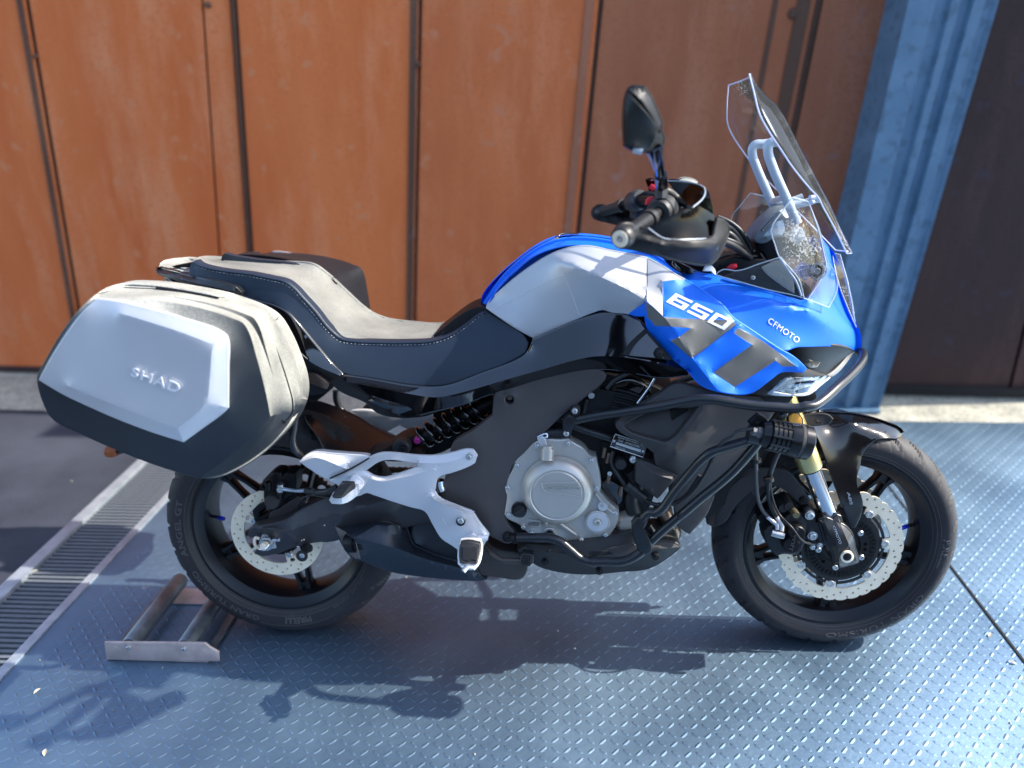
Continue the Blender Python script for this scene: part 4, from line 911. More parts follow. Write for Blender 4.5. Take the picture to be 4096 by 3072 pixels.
st, stf = shell('seat_top', c2(U, [(556,160,-.092),(575,138,-.05),(610,126,.03),(700,122,.10),(900,136,.12),(1300,162,.12),(1600,176,.115),(1680,183,.10),(1750,206,.09),(1830,262,.09),(1960,372,.09)])
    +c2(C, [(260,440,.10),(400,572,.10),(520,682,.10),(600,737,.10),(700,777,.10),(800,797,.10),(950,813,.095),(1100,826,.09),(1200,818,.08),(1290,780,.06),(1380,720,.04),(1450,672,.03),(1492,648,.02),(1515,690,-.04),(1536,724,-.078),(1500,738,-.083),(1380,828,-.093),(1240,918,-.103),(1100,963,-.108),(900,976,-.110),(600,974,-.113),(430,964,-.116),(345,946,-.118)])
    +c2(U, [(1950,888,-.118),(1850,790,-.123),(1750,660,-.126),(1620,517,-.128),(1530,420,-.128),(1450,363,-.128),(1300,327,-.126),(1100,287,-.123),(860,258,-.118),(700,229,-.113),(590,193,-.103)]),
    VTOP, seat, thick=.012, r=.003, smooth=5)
def edge_px(l1, l2): return c2(U, l1)+c2(C, l2)
sa = edge_px([(565,180),(600,212),(700,247),(860,277),(1100,308),(1300,350),(1450,388),(1525,442),(1610,540),(1735,685),(1835,812),(1935,912)], [(330,968),(430,984),(600,992),(900,994),(1100,981),(1240,936),(1380,845),(1500,752),(1535,738)])
sb = edge_px([(572,158),(600,182),(700,215),(860,246),(1100,275),(1300,315),(1455,350),(1545,408),(1640,500),(1770,645),(1865,775)], [(350,930),(430,950),(600,960),(900,962),(1100,948),(1240,900),(1375,815),(1500,722)])
sa = [(p[0], p[1]) for p in sa]; sb = [(p[0], p[1]) for p in sb]
def stitches(name, line, sf, off, L_=9, gap=6, w=.0007):
    pts = cv([(x, y, 0) for x, y in line], False, 4); bm = bmesh.new(); acc = 0; i = 0; cur = []
    for k in range(1, len(pts)):
        d = math.hypot(pts[k][0]-pts[k-1][0], pts[k][1]-pts[k-1][1]); acc = (acc+d) % (L_+gap)
        if acc < L_: cur.append(pts[k])
        elif cur:
            if len(cur) > 1: tube_bm(bm, [P(x, y, sf(x, y)-off) for x, y, _ in (cur[0], cur[-1])], w, 6)
            cur = []
    finish(name, bm, STITCH, seat)
stitches('stitching', sa, sf_, .001); stitches('stitching', sb, stf, .001)
pl_ = [(p[0], p[1]) for p in edge_px([(560,168),(592,197),(700,232),(860,261),(1100,290),(1300,330),(1450,366),(1530,423),(1620,520),(1750,663),(1850,793),(1950,890)], [(345,948),(430,966),(600,976),(900,978),(1100,965),(1240,920),(1380,830),(1500,740),(1537,726)])]
bm = bmesh.new(); tube_bm(bm, [P(x, y, sf_(x, y)-.001) for x, y, _ in cv([(x, y, 0) for x, y in pl_], False, 16)], .0026, 8); finish('piping', bm, VINYL, seat)
# ---- grab rail and tail
shell('grab_rail', c2(U, [(188,250,-.02),(215,228,.0),(300,255,-.04),(520,310,-.10),(700,355,-.14),(900,405,-.155),(960,425,-.155),(1008,470,-.15),(1000,492,-.15),(880,475,-.155),(700,430,-.15),(520,385,-.12),(400,345,-.09),(290,310,-.06),(200,275,-.03)]), TUBE, bike, thick=.02, r=.004, smooth=2, creases=[c2(U, [(240,285,-.05),(520,362,-.13),(880,445,-.165),(985,475,-.158)])], mirror=True)
shell('tail_cover', c2(U, [(212,225,0),(225,190,.02),(260,165,.05),(330,155,.09),(550,155,.12),(580,180,.02),(520,300,-.09),(350,258,-.06)]), CASE, bike, thick=.03, r=.004, smooth=2, holes=[c2(U, [(355,215,-.0),(390,195,.03),(520,195,.05),(525,235,-.03),(470,248,-.05)])])
flat('tail_inner', U([(340,210),(540,180),(560,290),(480,285),(470,250)]), DARK, -.03, .06, bike); disc('tail_reflector', U, 500, 262, -.045, 18, RED, bike)
shell('tail_side', c2(U, [(262,320,-.02),(300,330,-.04),(420,410,-.08),(620,470,-.11),(800,490,-.13),(860,560,-.13),(500,480,-.06),(350,415,-.02)]), PIANO, bike, thick=.03, smooth=1, mirror=True)
shell('tail_light_edge', c2(U, [(262,322,-.02),(290,325,-.03),(372,415,-.03),(330,418,-.02)]), BRGY, bike, thick=.01, smooth=0)
tube('indicator_stalk', [(560,1740,.0),(500,1790,-.02),(455,1805,-.05)], .012, RUBB, bike); lathe('rear_indicator', P(450,1806,-.05), (-1,0,0), [(-.012,0),(-.012,.012),(.0,.016),(.013,.015),(.016,.010),(.016,0)], mat('dark_amber', (.35,.09,.02), .3), bike, 20)
tube('plate_holder', [(820,1560,.0),(700,1680,.0),(560,1740,.0)], .02, PLAS, bike)
# ---- side cases
CB = c2(A, [(255,852,-.44),(300,760,-.44),(430,540,-.44),(560,380,-.43),(640,312,-.41),(705,270,-.36),(800,244,-.315),(950,244,-.31),(1080,256,-.31),(1250,284,-.31),(1440,322,-.31),(1540,352,-.27),(1700,412,-.255),(1790,470,-.25),(1870,590,-.24),(1935,740,-.24),(1975,860,-.24),(1986,950,-.24),(1975,1030,-.245),(1930,1130,-.27),(1860,1220,-.29),(1760,1320,-.31),(1600,1430,-.345),(1440,1498,-.38),(1345,1505,-.40),(1170,1460,-.40),(960,1390,-.40),(760,1310,-.40),(560,1220,-.405),(350,1110,-.41),(290,1000,-.43),(258,885,-.44)])
E1 = c2(A, [(640,325,-.415),(760,316,-.42),(900,320,-.425),(1150,350,-.43),(1400,405,-.432),(1560,460,-.432),(1610,482,-.432),(1645,530,-.432),(1700,700,-.428),(1760,930,-.422),(1795,1105,-.415),(1700,1220,-.42),(1560,1340,-.42),(1430,1440,-.415),(1340,1500,-.405)])
SEAM = c2(A, [(800,250,-.318),(1080,264,-.318),(1250,292,-.318),(1440,332,-.318),(1600,385,-.318),(1720,450,-.318),(1790,560,-.318),(1860,730,-.318),(1915,900,-.318),(1942,1010,-.318),(1938,1080,-.318),(1895,1140,-.325)])
PO = c2(A, [(262,862,-.452),(330,735,-.455),(450,545,-.457),(565,400,-.457),(642,330,-.452),(760,345,-.455),(900,375,-.458),(1200,460,-.458),(1478,568,-.454),(1494,590,-.454),(1504,800,-.452),(1508,1045,-.448),(1480,1075,-.448),(1350,1172,-.448),(1215,1270,-.448),(1000,1202,-.450),(760,1110,-.452),(600,1040,-.452),(420,955,-.452)])
PC = [c2(A, [(1478,575,-.456),(1420,630,-.468),(1395,820,-.469),(1365,1015,-.468),(1180,1185,-.466),(1000,1120,-.468),(760,1030,-.469),(450,900,-.463)]), c2(A, [(1420,630,-.468),(1200,545,-.470),(1000,480,-.469),(800,420,-.466)]), c2(A, [(1508,1045,-.450),(1365,1015,-.468)]), c2(A, [(1213,1265,-.450),(1180,1185,-.466)])]
body_in = c2(A, [(1550,700,-.452),(1560,1040,-.448),(1400,1230,-.448),(1240,1300,-.446),(900,1200,-.447),(600,1075,-.447),(330,940,-.445),(900,345,-.45),(1200,430,-.455),(1480,545,-.452),(700,900,-.45),(1000,700,-.45)])
POB = [(x, y, -.446) for x, y, z in PO]; POB.append(POB[0])
def case(sg):
    def mir(o):
        if sg < 0:
            me = o.data; 
            for v in me.vertices: v.co.y = -v.co.y
            me.flip_normals()
        return o
    cb, _ = shell('side_case', CB, CASE if sg > 0 else CASED, bike, creases=[E1, SEAM, POB], thick=.05, r=.006, smooth=0, grid=18.); mir(cb)
    pn, pf = shell('lid_panel', PO, PANS, cb, creases=PC, thick=.012, r=.002, smooth=1, grid=14.); mir(pn)
    for o_ in (0, 9):
        bm = bmesh.new(); tube_bm(bm, [P(x-o_, y+o_*.6, z-.001) for x, y, z in cv(SEAM, False, 16)], .0016, 8); mir(finish('lid_seam', bm, DARK, cb))
    if sg > 0:
        text_on('embossed_lettering', 'SHAD', A([(868,832),(1182,952),(1204,888),(882,778)]), pf, PANL, cb, bold=.01, raise_=.0022, off=.0030, space=1.12)
        bm = bmesh.new(); tube_bm(bm, [P(x, y, z-.002) for x, y, z in cv(c2(A, [(1040,256,-.318),(1250,287,-.318),(1445,325,-.318)]), False, 16)], .005, 8); finish('handle_slot', bm, DARK, cb)
        shell('lock_cover', c2(A, [(1400,300,-.29),(1450,292,-.285),(1510,318,-.285),(1490,345,-.295),(1430,325,-.30)]), ALU, cb, thick=.01, smooth=0)
    ba = shell('case_base', [(x, y, -.236) for x, y, z in CB], CASED, cb, thick=.02, r=.004, smooth=0, grid=120.)[0]; mir(ba)
    return cb
case(1); case(-1)
# ---- case carriers and hugger
tube('case_carrier', c2(K, [(205,430,-.20),(205,560,-.20),(190,740,-.20),(170,880,-.20),(205,990,-.19),(300,1060,-.17),(420,1090,-.165)]), .0085, TUBE, bike)
tube('case_carrier', c2(K, [(600,400,.17),(605,500,.17),(660,600,.17),(760,660,.16),(900,740,.14),(1050,810,.13),(1200,880,.12)]), .009, TUBE, bike)
for y in (700, 780): tube('carrier_bracket', c2(K, [(60,y+30,-.20),(200,y,-.20)]), .008, TUBE, bike, 8, 1)
shell('hugger', c2(K, [(290,640,-.02),(285,560,.04),(300,520,.07),(345,503,.09),(410,512,.10),(560,560,.10),(800,660,.10),(960,760,.08),(1180,880,.02),(1100,1010,-.08),(900,1055,-.095),(700,1040,-.105),(475,1015,-.11),(445,900,-.105),(340,740,-.09)]), mat('hugger_plastic', (.012,.012,.013), .35), bike, thick=.008, r=.002, smooth=2)
tube('hugger_rib', c2(K, [(290,650,-.03),(340,745,-.092),(447,905,-.107),(475,1015,-.112)]), .0016, PLAS, bike, 6)
shell('swingarm_bridge', c2(K, [(900,1055,-.10),(1060,1010,-.09),(1250,900,-.03),(1340,880,-.02),(1420,960,-.04),(1420,1060,-.09),(1200,1080,-.10)]), PLAS, bike, thick=.08, r=.006, smooth=1)
disc('linkage_pivot', K, 1245, 960, -.11, 88, PLAS, bike, .01); bolt(K, 1250, 968, -.122, 34, bike, DARK)
# far side footrest hanger seen through the gap
shell('far_bracket', c2(K, [(760,600,.17),(900,600,.17),(1200,650,.17),(1600,645,.17),(1600,780,.17),(1300,770,.17),(1230,730,.17),(1100,800,.17),(950,720,.17)]), ALW, bike, thick=.01, smooth=0, r=.003)
shell('far_footrest', c2(K, [(870,570,.24),(900,540,.24),(1040,600,.24),(1060,640,.24),(960,630,.24)]), RUBB, bike, thick=.03, smooth=0, r=.003)
# ---- rear shock
a_, b_ = P(*one(K,1360,905), -.05), P(*one(K,2170,490), -.05)
ax = (b_-a_); Ls = ax.length; lathe('shock_body', a_, ax, [(-.01,0),(-.01,.014),(.03,.016),(.03,.020),(.06,.020),(.06,.010),(Ls*.62,.010),(Ls*.62,.018),(Ls,.019),(Ls,0)], DARK, bike, 28)
hp = []; o1 = ax.orthogonal().normalized(); o2 = ax.normalized().cross(o1)
for i in range(0, 181):
    t = i/180; w = t*2*math.pi*7.2; hp.append(a_+ax*(.10+t*.78)+(o1*math.cos(w)+o2*math.sin(w))*.026)
tube3('shock_spring', hp, .0055, PIANO, bike, 10, 1, smooth=False)
bolt(K, 1398, 890, -.078, 36, bike, PINK, 'rebound_adjuster'); lathe('shock_ring', a_+ax*.20, ax, [(0,.012),(0,.017),(.012,.017),(.012,.012)], GOLD, bike, 24)
blob('battery_box', K([(1560,560),(1700,530),(2150,420),(2170,640),(1950,820),(1720,960),(1640,1000),(1450,1040),(1420,980),(1620,900),(1560,640)]), DARK, .01, .08)
# ---- swingarm
sw, swf = shell('swingarm', c2(L, [(462,925,-.125),(470,885,-.125),(492,868,-.125),(600,845,-.13),(720,822,-.135),(860,770,-.135),(950,705,-.135),(1080,640,-.135),(1230,568,-.135),(1330,530,-.13)])+c2(SS, [(520,250,-.13),(650,205,-.12),(900,200,-.12),(1350,400,-.12),(1750,500,-.11),(1800,640,-.11),(1300,560,-.11),(1080,610,-.115),(780,600,-.12),(560,620,-.12),(300,755,-.125),(120,790,-.125)])
    +c2(L, [(1270,962,-.125),(1000,1002,-.13),(930,1020,-.13),(850,1045,-.13),(700,1098,-.125),(560,1112,-.12),(525,1095,-.12),(540,1070,-.12),(580,1060,-.12),(590,935,-.12),(480,940,-.12)]), mat('swingarm_paint', (.040,.038,.042), .42, .2, bump=.08), bike, thick=.035, r=.004, smooth=1,
    creases=[c2(L, [(600,860,-.145),(740,865,-.15),(880,960,-.15),(905,1000,-.145)]), c2(L, [(800,905,-.15),(1000,830,-.155),(1300,720,-.155)])+c2(SS, [(300,500,-.155),(600,380,-.15),(900,290,-.14)]), c2(L, [(820,930,-.144),(1010,858,-.146),(1300,752,-.146)])+c2(SS, [(300,545,-.146),(600,425,-.142),(900,330,-.135)])])
flat('axle_block', L([(590,928),(705,918),(718,1048),(660,1056),(600,1050),(560,1000)]), LABEL, -.133, .01, sw, r=.001)
tube('axle_slot', c2(L, [(565,960,-.135),(530,950,-.135),(515,985,-.135),(530,1030,-.135),(575,1055,-.135)]), .004, CREAM, sw, 8)
for k in range(7): tube('axle_mark', c2(L, [(605+k*15,935,-.144),(606+k*15,955,-.144)]), .0007, DARK, sw, 5, 1)
nx, ny = one(L, 632, 1005); lathe('axle_nut', P(nx, ny, -.142), (0,-1,0), [(0,.019),(.002,.019),(.002,.0155),(.012,.0155),(.012,.010),(.022,.010),(.022,0)], BOLT, sw, 6, ang=20)
lathe('axle_end', P(nx-6, ny+4, -.158), (0,-1,0), [(0,0),(0,.009),(.012,.009),(.013,.007),(.013,0)], CREAM, sw, 20)
tube('cotter_pin', c2(L, [(570,1060,-.165),(620,1055,-.17),(655,1020,-.17),(660,990,-.168)]), .0014, CHROME, sw, 6)
tube('adjuster_bolt', c2(L, [(690,975,-.137),(765,965,-.137)]), .0055, BOLT, sw, 8, 1); disc('adjuster_nut', L, 735, 968, -.14, 16, CHROME, sw, .004, 6)
nx, ny = one(L, 968, 1120); lathe('stand_bobbin', P(nx, ny, -.17), (0,-1,0), [(-.045,.008),(-.04,.014),(-.03,.009),(-.012,.009),(-.004,.012),(.0,.0145),(.003,.0145),(.004,.006),(.002,.004),(.002,0)], RUBB, sw, 24)
disc('bobbin_cap', L, 968, 1120, -.173, 24, BOLT, sw, .002)
for x, y in ((965,975),(985,968),(1180,832),(925,1035)): disc('paint_chip', L, x, y, swf(*one(L,x,y))-.001, 7, CREAM, sw, .0004, 6)
# rear caliper
rc = shell('rear_caliper', c2(L, [(625,400,-.09),(690,350,-.10),(750,350,-.10),(780,395,-.10),(815,350,-.10),(885,360,-.10),(890,470,-.10),(870,540,-.10),(790,580,-.105),(770,630,-.105),(735,665,-.10),(690,670,-.10),(650,650,-.10),(625,610,-.10),(618,500,-.10)]), DARK, bike, thick=.05, r=.005, smooth=1)[0]
disc('caliper_piston', L, 693, 600, -.112, 72, mat('caliper_black', (.045,.04,.038), .45, .2, bump=.2), rc, .012)
text_on('caliper_lettering', 'J.JUAN', L([(632,620),(752,622),(752,585),(632,582)]), -.125, RUBL, rc, bold=.01)
for x, y in ((648,450),(755,540)): tube('guide_pin', c2(L, [(x,y-30,-.115),(x,y+45,-.115)]), .008, DARK, rc, 12, 1)
tube('banjo_bolt', c2(L, [(765,440,-.118),(765,510,-.118)]), .009, BOLT, rc, 10, 1); disc('banjo', L, 762, 490, -.122, 32, BOLT, rc, .006)
tube('brake_hose_end', c2(L, [(780,488,-.122),(850,495,-.125),(930,503,-.125),(1005,500,-.125)]), .0055, CHROME, rc)
tube('rear_brake_hose', c2(L, [(1000,503,-.125),(1060,510,-.13),(1150,520,-.14),(1230,505,-.15),(1300,470,-.15)]), .0085, RUBB, bike)
tube('sensor_lead', c2(L, [(920,700,-.11),(940,620,-.12),(980,570,-.125),(1060,548,-.13),(1150,560,-.14),(1250,575,-.15)]), .0028, RUBB, bike, 8)
tube('hose_clip', c2(L, [(1075,480,-.135),(1078,550,-.14)]), .005, RUBB, bike, 8, 1)
shell('caliper_bracket', c2(L, [(500,700,-.085),(560,640,-.085),(640,620,-.085),(900,540,-.085),(985,620,-.085),(960,700,-.085),(860,720,-.085),(740,730,-.085),(640,830,-.085),(540,850,-.085)]), DARK, bike, thick=.01, smooth=0, r=.002, holes=[c2(L, [(560,700,-.085),(640,650,-.085),(680,700,-.085),(620,740,-.085),(560,770,-.085)])])
shell('bracket_arm', c2(L, [(645,800,-.092),(665,720,-.092),(930,560,-.092),(985,600,-.092),(990,640,-.092),(780,770,-.092),(740,830,-.092)]), mat('bracket_brown', (.06,.05,.05), .45, .3), bike, thick=.006, smooth=0, r=.001)
bolt(L, 590, 482, -.10, 26, bike, DARK); tube('bleed_nipple', c2(L, [(640,680,-.11),(700,655,-.11)]), .006, RUBB, bike, 8, 1)
# ---- exhaust
MUF = mat('exhaust_black', (.022,.028,.038), .36, .1, bump=.15, bs=300)
sm_, _ = shell('exhaust_link', c2(SS, [(1180,700,-.10),(1235,520,-.09),(1345,485,-.09),(1420,600,-.095),(1530,750,-.10),(1760,890,-.11),(1760,1010,-.11),(1500,935,-.11),(1215,800,-.11)]), MUF, bike, thick=.05, r=.006, smooth=3, inner=c2(SS, [(1350,700,-.115)]))
mu, muf = shell('muffler', c2(SS, [(256,592,-.12),(275,572,-.115),(520,525,-.10),(790,485,-.09),(860,502,-.09),(1070,590,-.09),(1100,620,-.09),(1195,830,-.10),(1300,880,-.105),(1500,965,-.11),(1740,1040,-.115),(1930,1110,-.12),(1970,1200,-.12),(2040,1235,-.12),(1900,1240,-.12),(1700,1228,-.12),(1200,1180,-.12),(935,1135,-.12),(750,1075,-.13),(570,1000,-.14),(500,990,-.145),(420,920,-.14),(330,770,-.13)]), MUF, bike, thick=.09, r=.004, smooth=1,
    creases=[c2(SS, [(500,740,-.175),(640,655,-.165),(790,580,-.155),(930,590,-.15),(1075,605,-.12)]), c2(SS, [(500,740,-.175),(700,790,-.176),(1000,870,-.172),(1300,980,-.165),(1740,1095,-.15),(1900,1130,-.14)]), c2(SS, [(262,600,-.135),(380,670,-.155),(500,740,-.175),(535,850,-.172),(572,995,-.150)])])
ep = P(*one(SS, 425, 800), -.150)
lathe('exhaust_outlet', ep, (-1,.18,-.12), [(-.04,.001),(-.04,.017),(-.002,.0185),(.003,.0215),(.0,.0235),(-.02,.0235)], DARK, mu, 32)
lathe('outlet_hole', ep+Vector((-.0005,0,0)), (-1,.18,-.12), [(.002,0),(.002,.0165)], GAP, mu, 32)
shell('outlet_face', c2(SS, [(268,612,-.138),(385,680,-.158),(492,745,-.177),(525,860,-.174),(560,985,-.153),(500,980,-.150),(425,910,-.146),(340,765,-.138)]), mat('scorched_end', (.10,.085,.08), .6, .2, bump=.5, col2=(.25,.22,.20)), mu, thick=.003, r=.001, smooth=0, holes=[c2(SS, [(428+82*math.cos(a)*.9-30*math.sin(a), 800+98*math.sin(a)+60*math.cos(a)*.9, -.155) for a in np.linspace(0, 5.9, 16)])])
CAT = mat('collector_plastic', (.045,.038,.036), .6, .1, bump=.3)
shell('collector_box', c2(RR, [(380,420,-.10),(450,410,-.11),(520,470,-.13),(700,500,-.13),(745,515,-.13),(742,590,-.13),(715,655,-.12),(690,668,-.12),(560,655,-.12),(420,635,-.12),(385,560,-.12)]), CAT, bike, thick=.08, r=.006, smooth=2, inner=c2(RR, [(600,580,-.14)]))
# ---- brushed silver footrest hanger
hg, hgf = shell('footrest_hanger', c2(K, [(535,1272,-.185),(700,1195,-.19),(905,1075,-.19),(935,1060,-.19),(1040,1022,-.188),(1110,1018,-.188),(1400,1045,-.188),(1600,1046,-.188),(1780,1010,-.188),(1880,985,-.188),(1945,990,-.188),(1980,1040,-.188),(1958,1108,-.188),(1900,1140,-.188),(1740,1200,-.19),(1620,1235,-.19),(1592,1260,-.19),(1562,1390,-.19),(1600,1450,-.19),(1800,1545,-.19),(1950,1600,-.19)])
    +c2(SS, [(1890,450,-.19),(1960,560,-.19),(2075,705,-.19),(2040,780,-.19),(1985,870,-.19),(1880,880,-.19),(1740,882,-.19),(1640,820,-.19),(1530,748,-.19),(1430,590,-.19),(1330,425,-.19),(1150,370,-.19),(900,290,-.19),(720,228,-.19),(640,203,-.19),(520,245,-.19),(480,230,-.19),(380,160,-.188),(290,105,-.185),(210,62,-.185)]),
    ALW, bike, thick=.007, r=.0025, smooth=0, holes=[c2(K, [(872,1190,-.19),(1050,1082,-.19),(1405,1106,-.19),(1412,1156,-.19),(1208,1228,-.19),(1080,1262,-.19),(990,1254,-.19)])],
    creases=[c2(K, [(1420,1110,-.195),(1650,1110,-.197),(1890,1050,-.195)]), c2(SS, [(1380,222,-.195),(1440,290,-.203),(1850,480,-.202),(2030,715,-.196)]), c2(K, [(545,1285,-.188),(700,1240,-.195),(850,1235,-.196),(1040,1292,-.199),(1220,1262,-.199),(1560,1170,-.199)])],)
shell('hanger_tail', c2(K, [(250,1100,-.20),(300,1060,-.195),(385,1018,-.185),(600,1030,-.185),(908,1052,-.188),(905,1068,-.19),(700,1180,-.192),(535,1255,-.192),(500,1252,-.193),(350,1165,-.198)]), ALW, hg, thick=.016, r=.004, smooth=1, creases=[c2(K, [(255,1100,-.204),(390,1060,-.206),(700,1170,-.203)])])
tube('hanger_line', c2(K, [(540,1262,-.197),(760,1160,-.197),(925,1062,-.195)]), .0022, PLAS, hg, 6, 3)
bolt(K, 1908, 1050, -.197, 34, hg); bolt(SS, 1750, 535, -.206, 44, hg); disc('bolt_seat', SS, 1748, 550, -.204, 54, DARK, hg, .002)
tube('hanger_groove', c2(SS, [(1530,500,-.2045),(1590,620,-.2045),(1640,665,-.2045)]), .0014, BRGY, hg, 6, 3)
# passenger footrest
pf_, _ = shell('passenger_footrest', c2(SS, [(215,300,-.27),(235,262,-.275),(345,262,-.275),(440,190,-.245),(500,160,-.235),(505,235,-.24),(440,285,-.25),(350,325,-.27),(235,325,-.275)]), ALW, bike, thick=.02, r=.005, smooth=1)
shell('footrest_rubber', c2(SS, [(243,250,-.285),(300,170,-.275),(345,108,-.265),(470,112,-.25),(480,160,-.25),(400,215,-.265),(340,262,-.28),(250,262,-.285)]), RUBB, pf_, thick=.012, r=.003, smooth=0)
for k in range(9): tube('rubber_rib', c2(SS, [(258+k*14,250-k*18,-.290+k*.0022),(345+k*14,248-k*18,-.286+k*.0022)]), .0022, RUBB, pf_, 6, 1)
shell('footrest_pivot', c2(SS, [(420,100,-.215),(480,20,-.205),(505,22,-.205),(592,95,-.205),(590,120,-.21),(530,185,-.225),(505,180,-.225),(475,130,-.225)]), ALW, pf_, thick=.02, r=.004, smooth=1)
tube('pivot_mark', c2(SS, [(490,95,-.222),(500,120,-.223),(540,132,-.220)]), .0016, DARK, pf_, 6)
# rider footrest
rf, _ = shell('rider_footrest', c2(SS, [(1740,890,-.30),(1760,820,-.285),(1960,820,-.285),(1970,900,-.30),(1945,1040,-.325),(1900,1105,-.335),(1790,1100,-.335),(1740,1050,-.325)]), ALW, bike, thick=.02, r=.006, smooth=0)
shell('footrest_rubber', c2(SS, [(1760,815,-.298),(1840,810,-.298),(1960,830,-.298),(1965,900,-.308),(1935,1035,-.330),(1750,1030,-.330),(1748,900,-.308)]), RUBB, rf, thick=.012, r=.004, smooth=0)
for k in range(8): tube('rubber_rib', c2(SS, [(1775,850+k*20,-.303-k*.003),(1850,870+k*20,-.306-k*.003),(1880,845+k*20,-.303-k*.003),(1940,865+k*20,-.305-k*.003)]), .0022, RUBB, rf, 6, 1, smooth=False)
tube('feeler', c2(SS, [(1830,1075,-.335),(1800,1110,-.34),(1775,1140,-.345)]), .006, BOLT, rf, 10)
shell('footrest_pivot', c2(SS, [(1725,810,-.22),(1800,760,-.215),(1890,700,-.205),(1935,740,-.205),(1985,800,-.21),(1975,860,-.25),(1960,830,-.275),(1760,825,-.275),(1740,870,-.27)]), ALW, rf, thick=.012, r=.003, smooth=1)
tube('return_spring', c2(SS, [(1810,775,-.24),(1800,800,-.26),(1830,820,-.28)]), .003, CHROME, rf, 8); tube('return_spring', c2(SS, [(1915,780,-.24),(1920,810,-.28)]), .003, CHROME, rf, 8)
tube('pivot_shaft', c2(SS, [(1930,745,-.2),(2060,735,-.19)]), .008, ALW, rf, 12, 1)
# brake pedal
tube('brake_pedal', c2(RR, [(430,412,-.15),(470,450,-.17),(505,495,-.19),(560,535,-.20),(640,540,-.20),(705,542,-.20)]), .0075, mat('pedal_metal', (.07,.06,.055), .4, .6), bike)
shell('pedal_pad', c2(RR, [(702,512,-.205),(725,492,-.205),(795,500,-.205),(795,545,-.21),(770,578,-.215),(712,572,-.215)]), RUBB, bike, thick=.02, r=.002, smooth=0)
for k in range(4):
    for j in range(4): disc('pad_stud', RR, 722+k*18-j*2, 508+j*17, -.208-j*.002, 5, RUBB, bike, .003, 6) if (k+j) % 1 == 0 else None
tube('pedal_spring', c2(K, [(1615,1280,-.16),(1620,1330,-.16),(1635,1380,-.16)]), .012, CHROME, bike, 12, 3); tube('master_cylinder', c2(K, [(1600,1300,-.145),(1640,1480,-.145)]), .016, DARK, bike)
# ---- belly pan
bp, _ = shell('belly_pan', c2(RR, [(690,465,-.165),(745,440,-.17),(900,445,-.175),(1050,425,-.18),(1300,380,-.17),(1530,338,-.165),(1570,420,-.165),(1720,402,-.16),(1860,424,-.155),(1876,442,-.155),(1830,482,-.15),(1650,592,-.14),(1450,615,-.135),(1200,635,-.135),(960,612,-.14),(840,575,-.145),(770,530,-.15)]), [PLAS], bike, thick=.12, r=.004, smooth=2,
    creases=[c2(RR, [(745,470,-.185),(1000,485,-.19),(1150,510,-.19),(1500,480,-.185),(1860,440,-.165)])])
shell('pan_highlight', c2(RR, [(1335,455,-.192),(1530,412,-.19),(1570,440,-.19),(1560,480,-.19),(1430,500,-.192)]), WEAV, bp, thick=.002, r=.001, smooth=0)
for x, y in ((885,548),(1285,618),(1700,510)): disc('pan_recess', RR, x, y, -.163 if x < 1600 else -.168, 27, GAP, bp, .003); bolt(RR, x, y-5, -.170, 14, bp, DARK)
# ================================================================== tank, fairing, front end
tk, tkf = shell('fuel_tank', c2(E, [(55,752,-.005),(70,692,.005),(200,540,.01),(330,430,.01),(440,350,.01),(560,290,.01),(650,262,.01),(800,262,.01),(1000,285,.01),(1250,350,.01),(1450,430,.01),(1560,500,-.02),(1480,548,-.085),(1280,440,-.105),(1060,372,-.110),(790,332,-.110),(620,345,-.108),(440,410,-.100),(300,520,-.094),(180,640,-.085),(95,765,-.075)]),
    BLUE, bike, creases=[c2(E, [(100,740,-.045),(440,385,-.075),(610,322,-.09),(790,312,-.092),(1060,350,-.092),(1280,418,-.088),(1500,530,-.06)])], thick=.02, r=.003, smooth=3, mirror=True)
flat('tank_core', c2(E, [(70,760),(210,560),(440,370),(600,300),(900,290),(1300,400),(1500,520),(1400,700),(1000,790),(430,980),(180,850)]), BLUE, -.06, .12, bike)
flat('airbox', c2(E, [(90,800),(450,960),(900,760),(1250,800),(1520,1230),(1400,1290),(900,1230),(300,1370),(-250,1380),(-300,1000),(0,800)]), DARK, -.07, .14, bike)
shell('tank_cap', c2(E, [(590,275,-.02),(640,250,.0),(760,255,.01),(780,275,-.02),(680,285,-.04)]), PIANO, tk, thick=.01, smooth=0)
shell('tank_sticker', c2(E, [(450,357,-.028),(600,282,-.03),(625,287,-.035),(470,370,-.04)]), WHITE, tk, thick=.002, r=.0005, smooth=0)
disc('orange_sticker', E, 607, 285, -.042, 10, AMBER, tk, .001)
ts, tsf = shell('tank_side', c2(E, [(95,772,-.078),(200,662,-.088),(400,503,-.100),(600,388,-.110),(760,346,-.113),(850,346,-.114),(1000,376,-.114),(1150,405,-.113),(1268,432,-.112),(1268,600,-.165),(1268,745,-.212),(1262,850,-.200),(1200,850,-.185),(1120,832,-.17),(1010,822,-.16),(940,803,-.155),(880,820,-.152),(700,895,-.145),(430,1012,-.130),(300,940,-.122),(180,860,-.11),(88,795,-.09)]),
    [SILV, BLUE, GREY], bike, creases=[c2(E, [(640,462,-.150),(720,478,-.168),(900,556,-.188),(1100,648,-.202),(1200,705,-.209),(1268,752,-.213)])],
    inner=c2(E, [(640,560,-.135),(760,720,-.148),(900,790,-.154),(850,620,-.168),(1000,740,-.178),(1150,800,-.190),(400,700,-.122),(300,820,-.120),(520,600,-.128),(620,700,-.132),(500,850,-.132),(900,450,-.148),(1100,520,-.155)]),
    decals=[(E([(1130,838),(1275,742),(1290,742),(1290,880),(1180,850)]), 1), (E([(1265,640),(1290,640),(1290,745),(1265,745)]), 0)], thick=.02, r=.003, smooth=4, grid=13.)
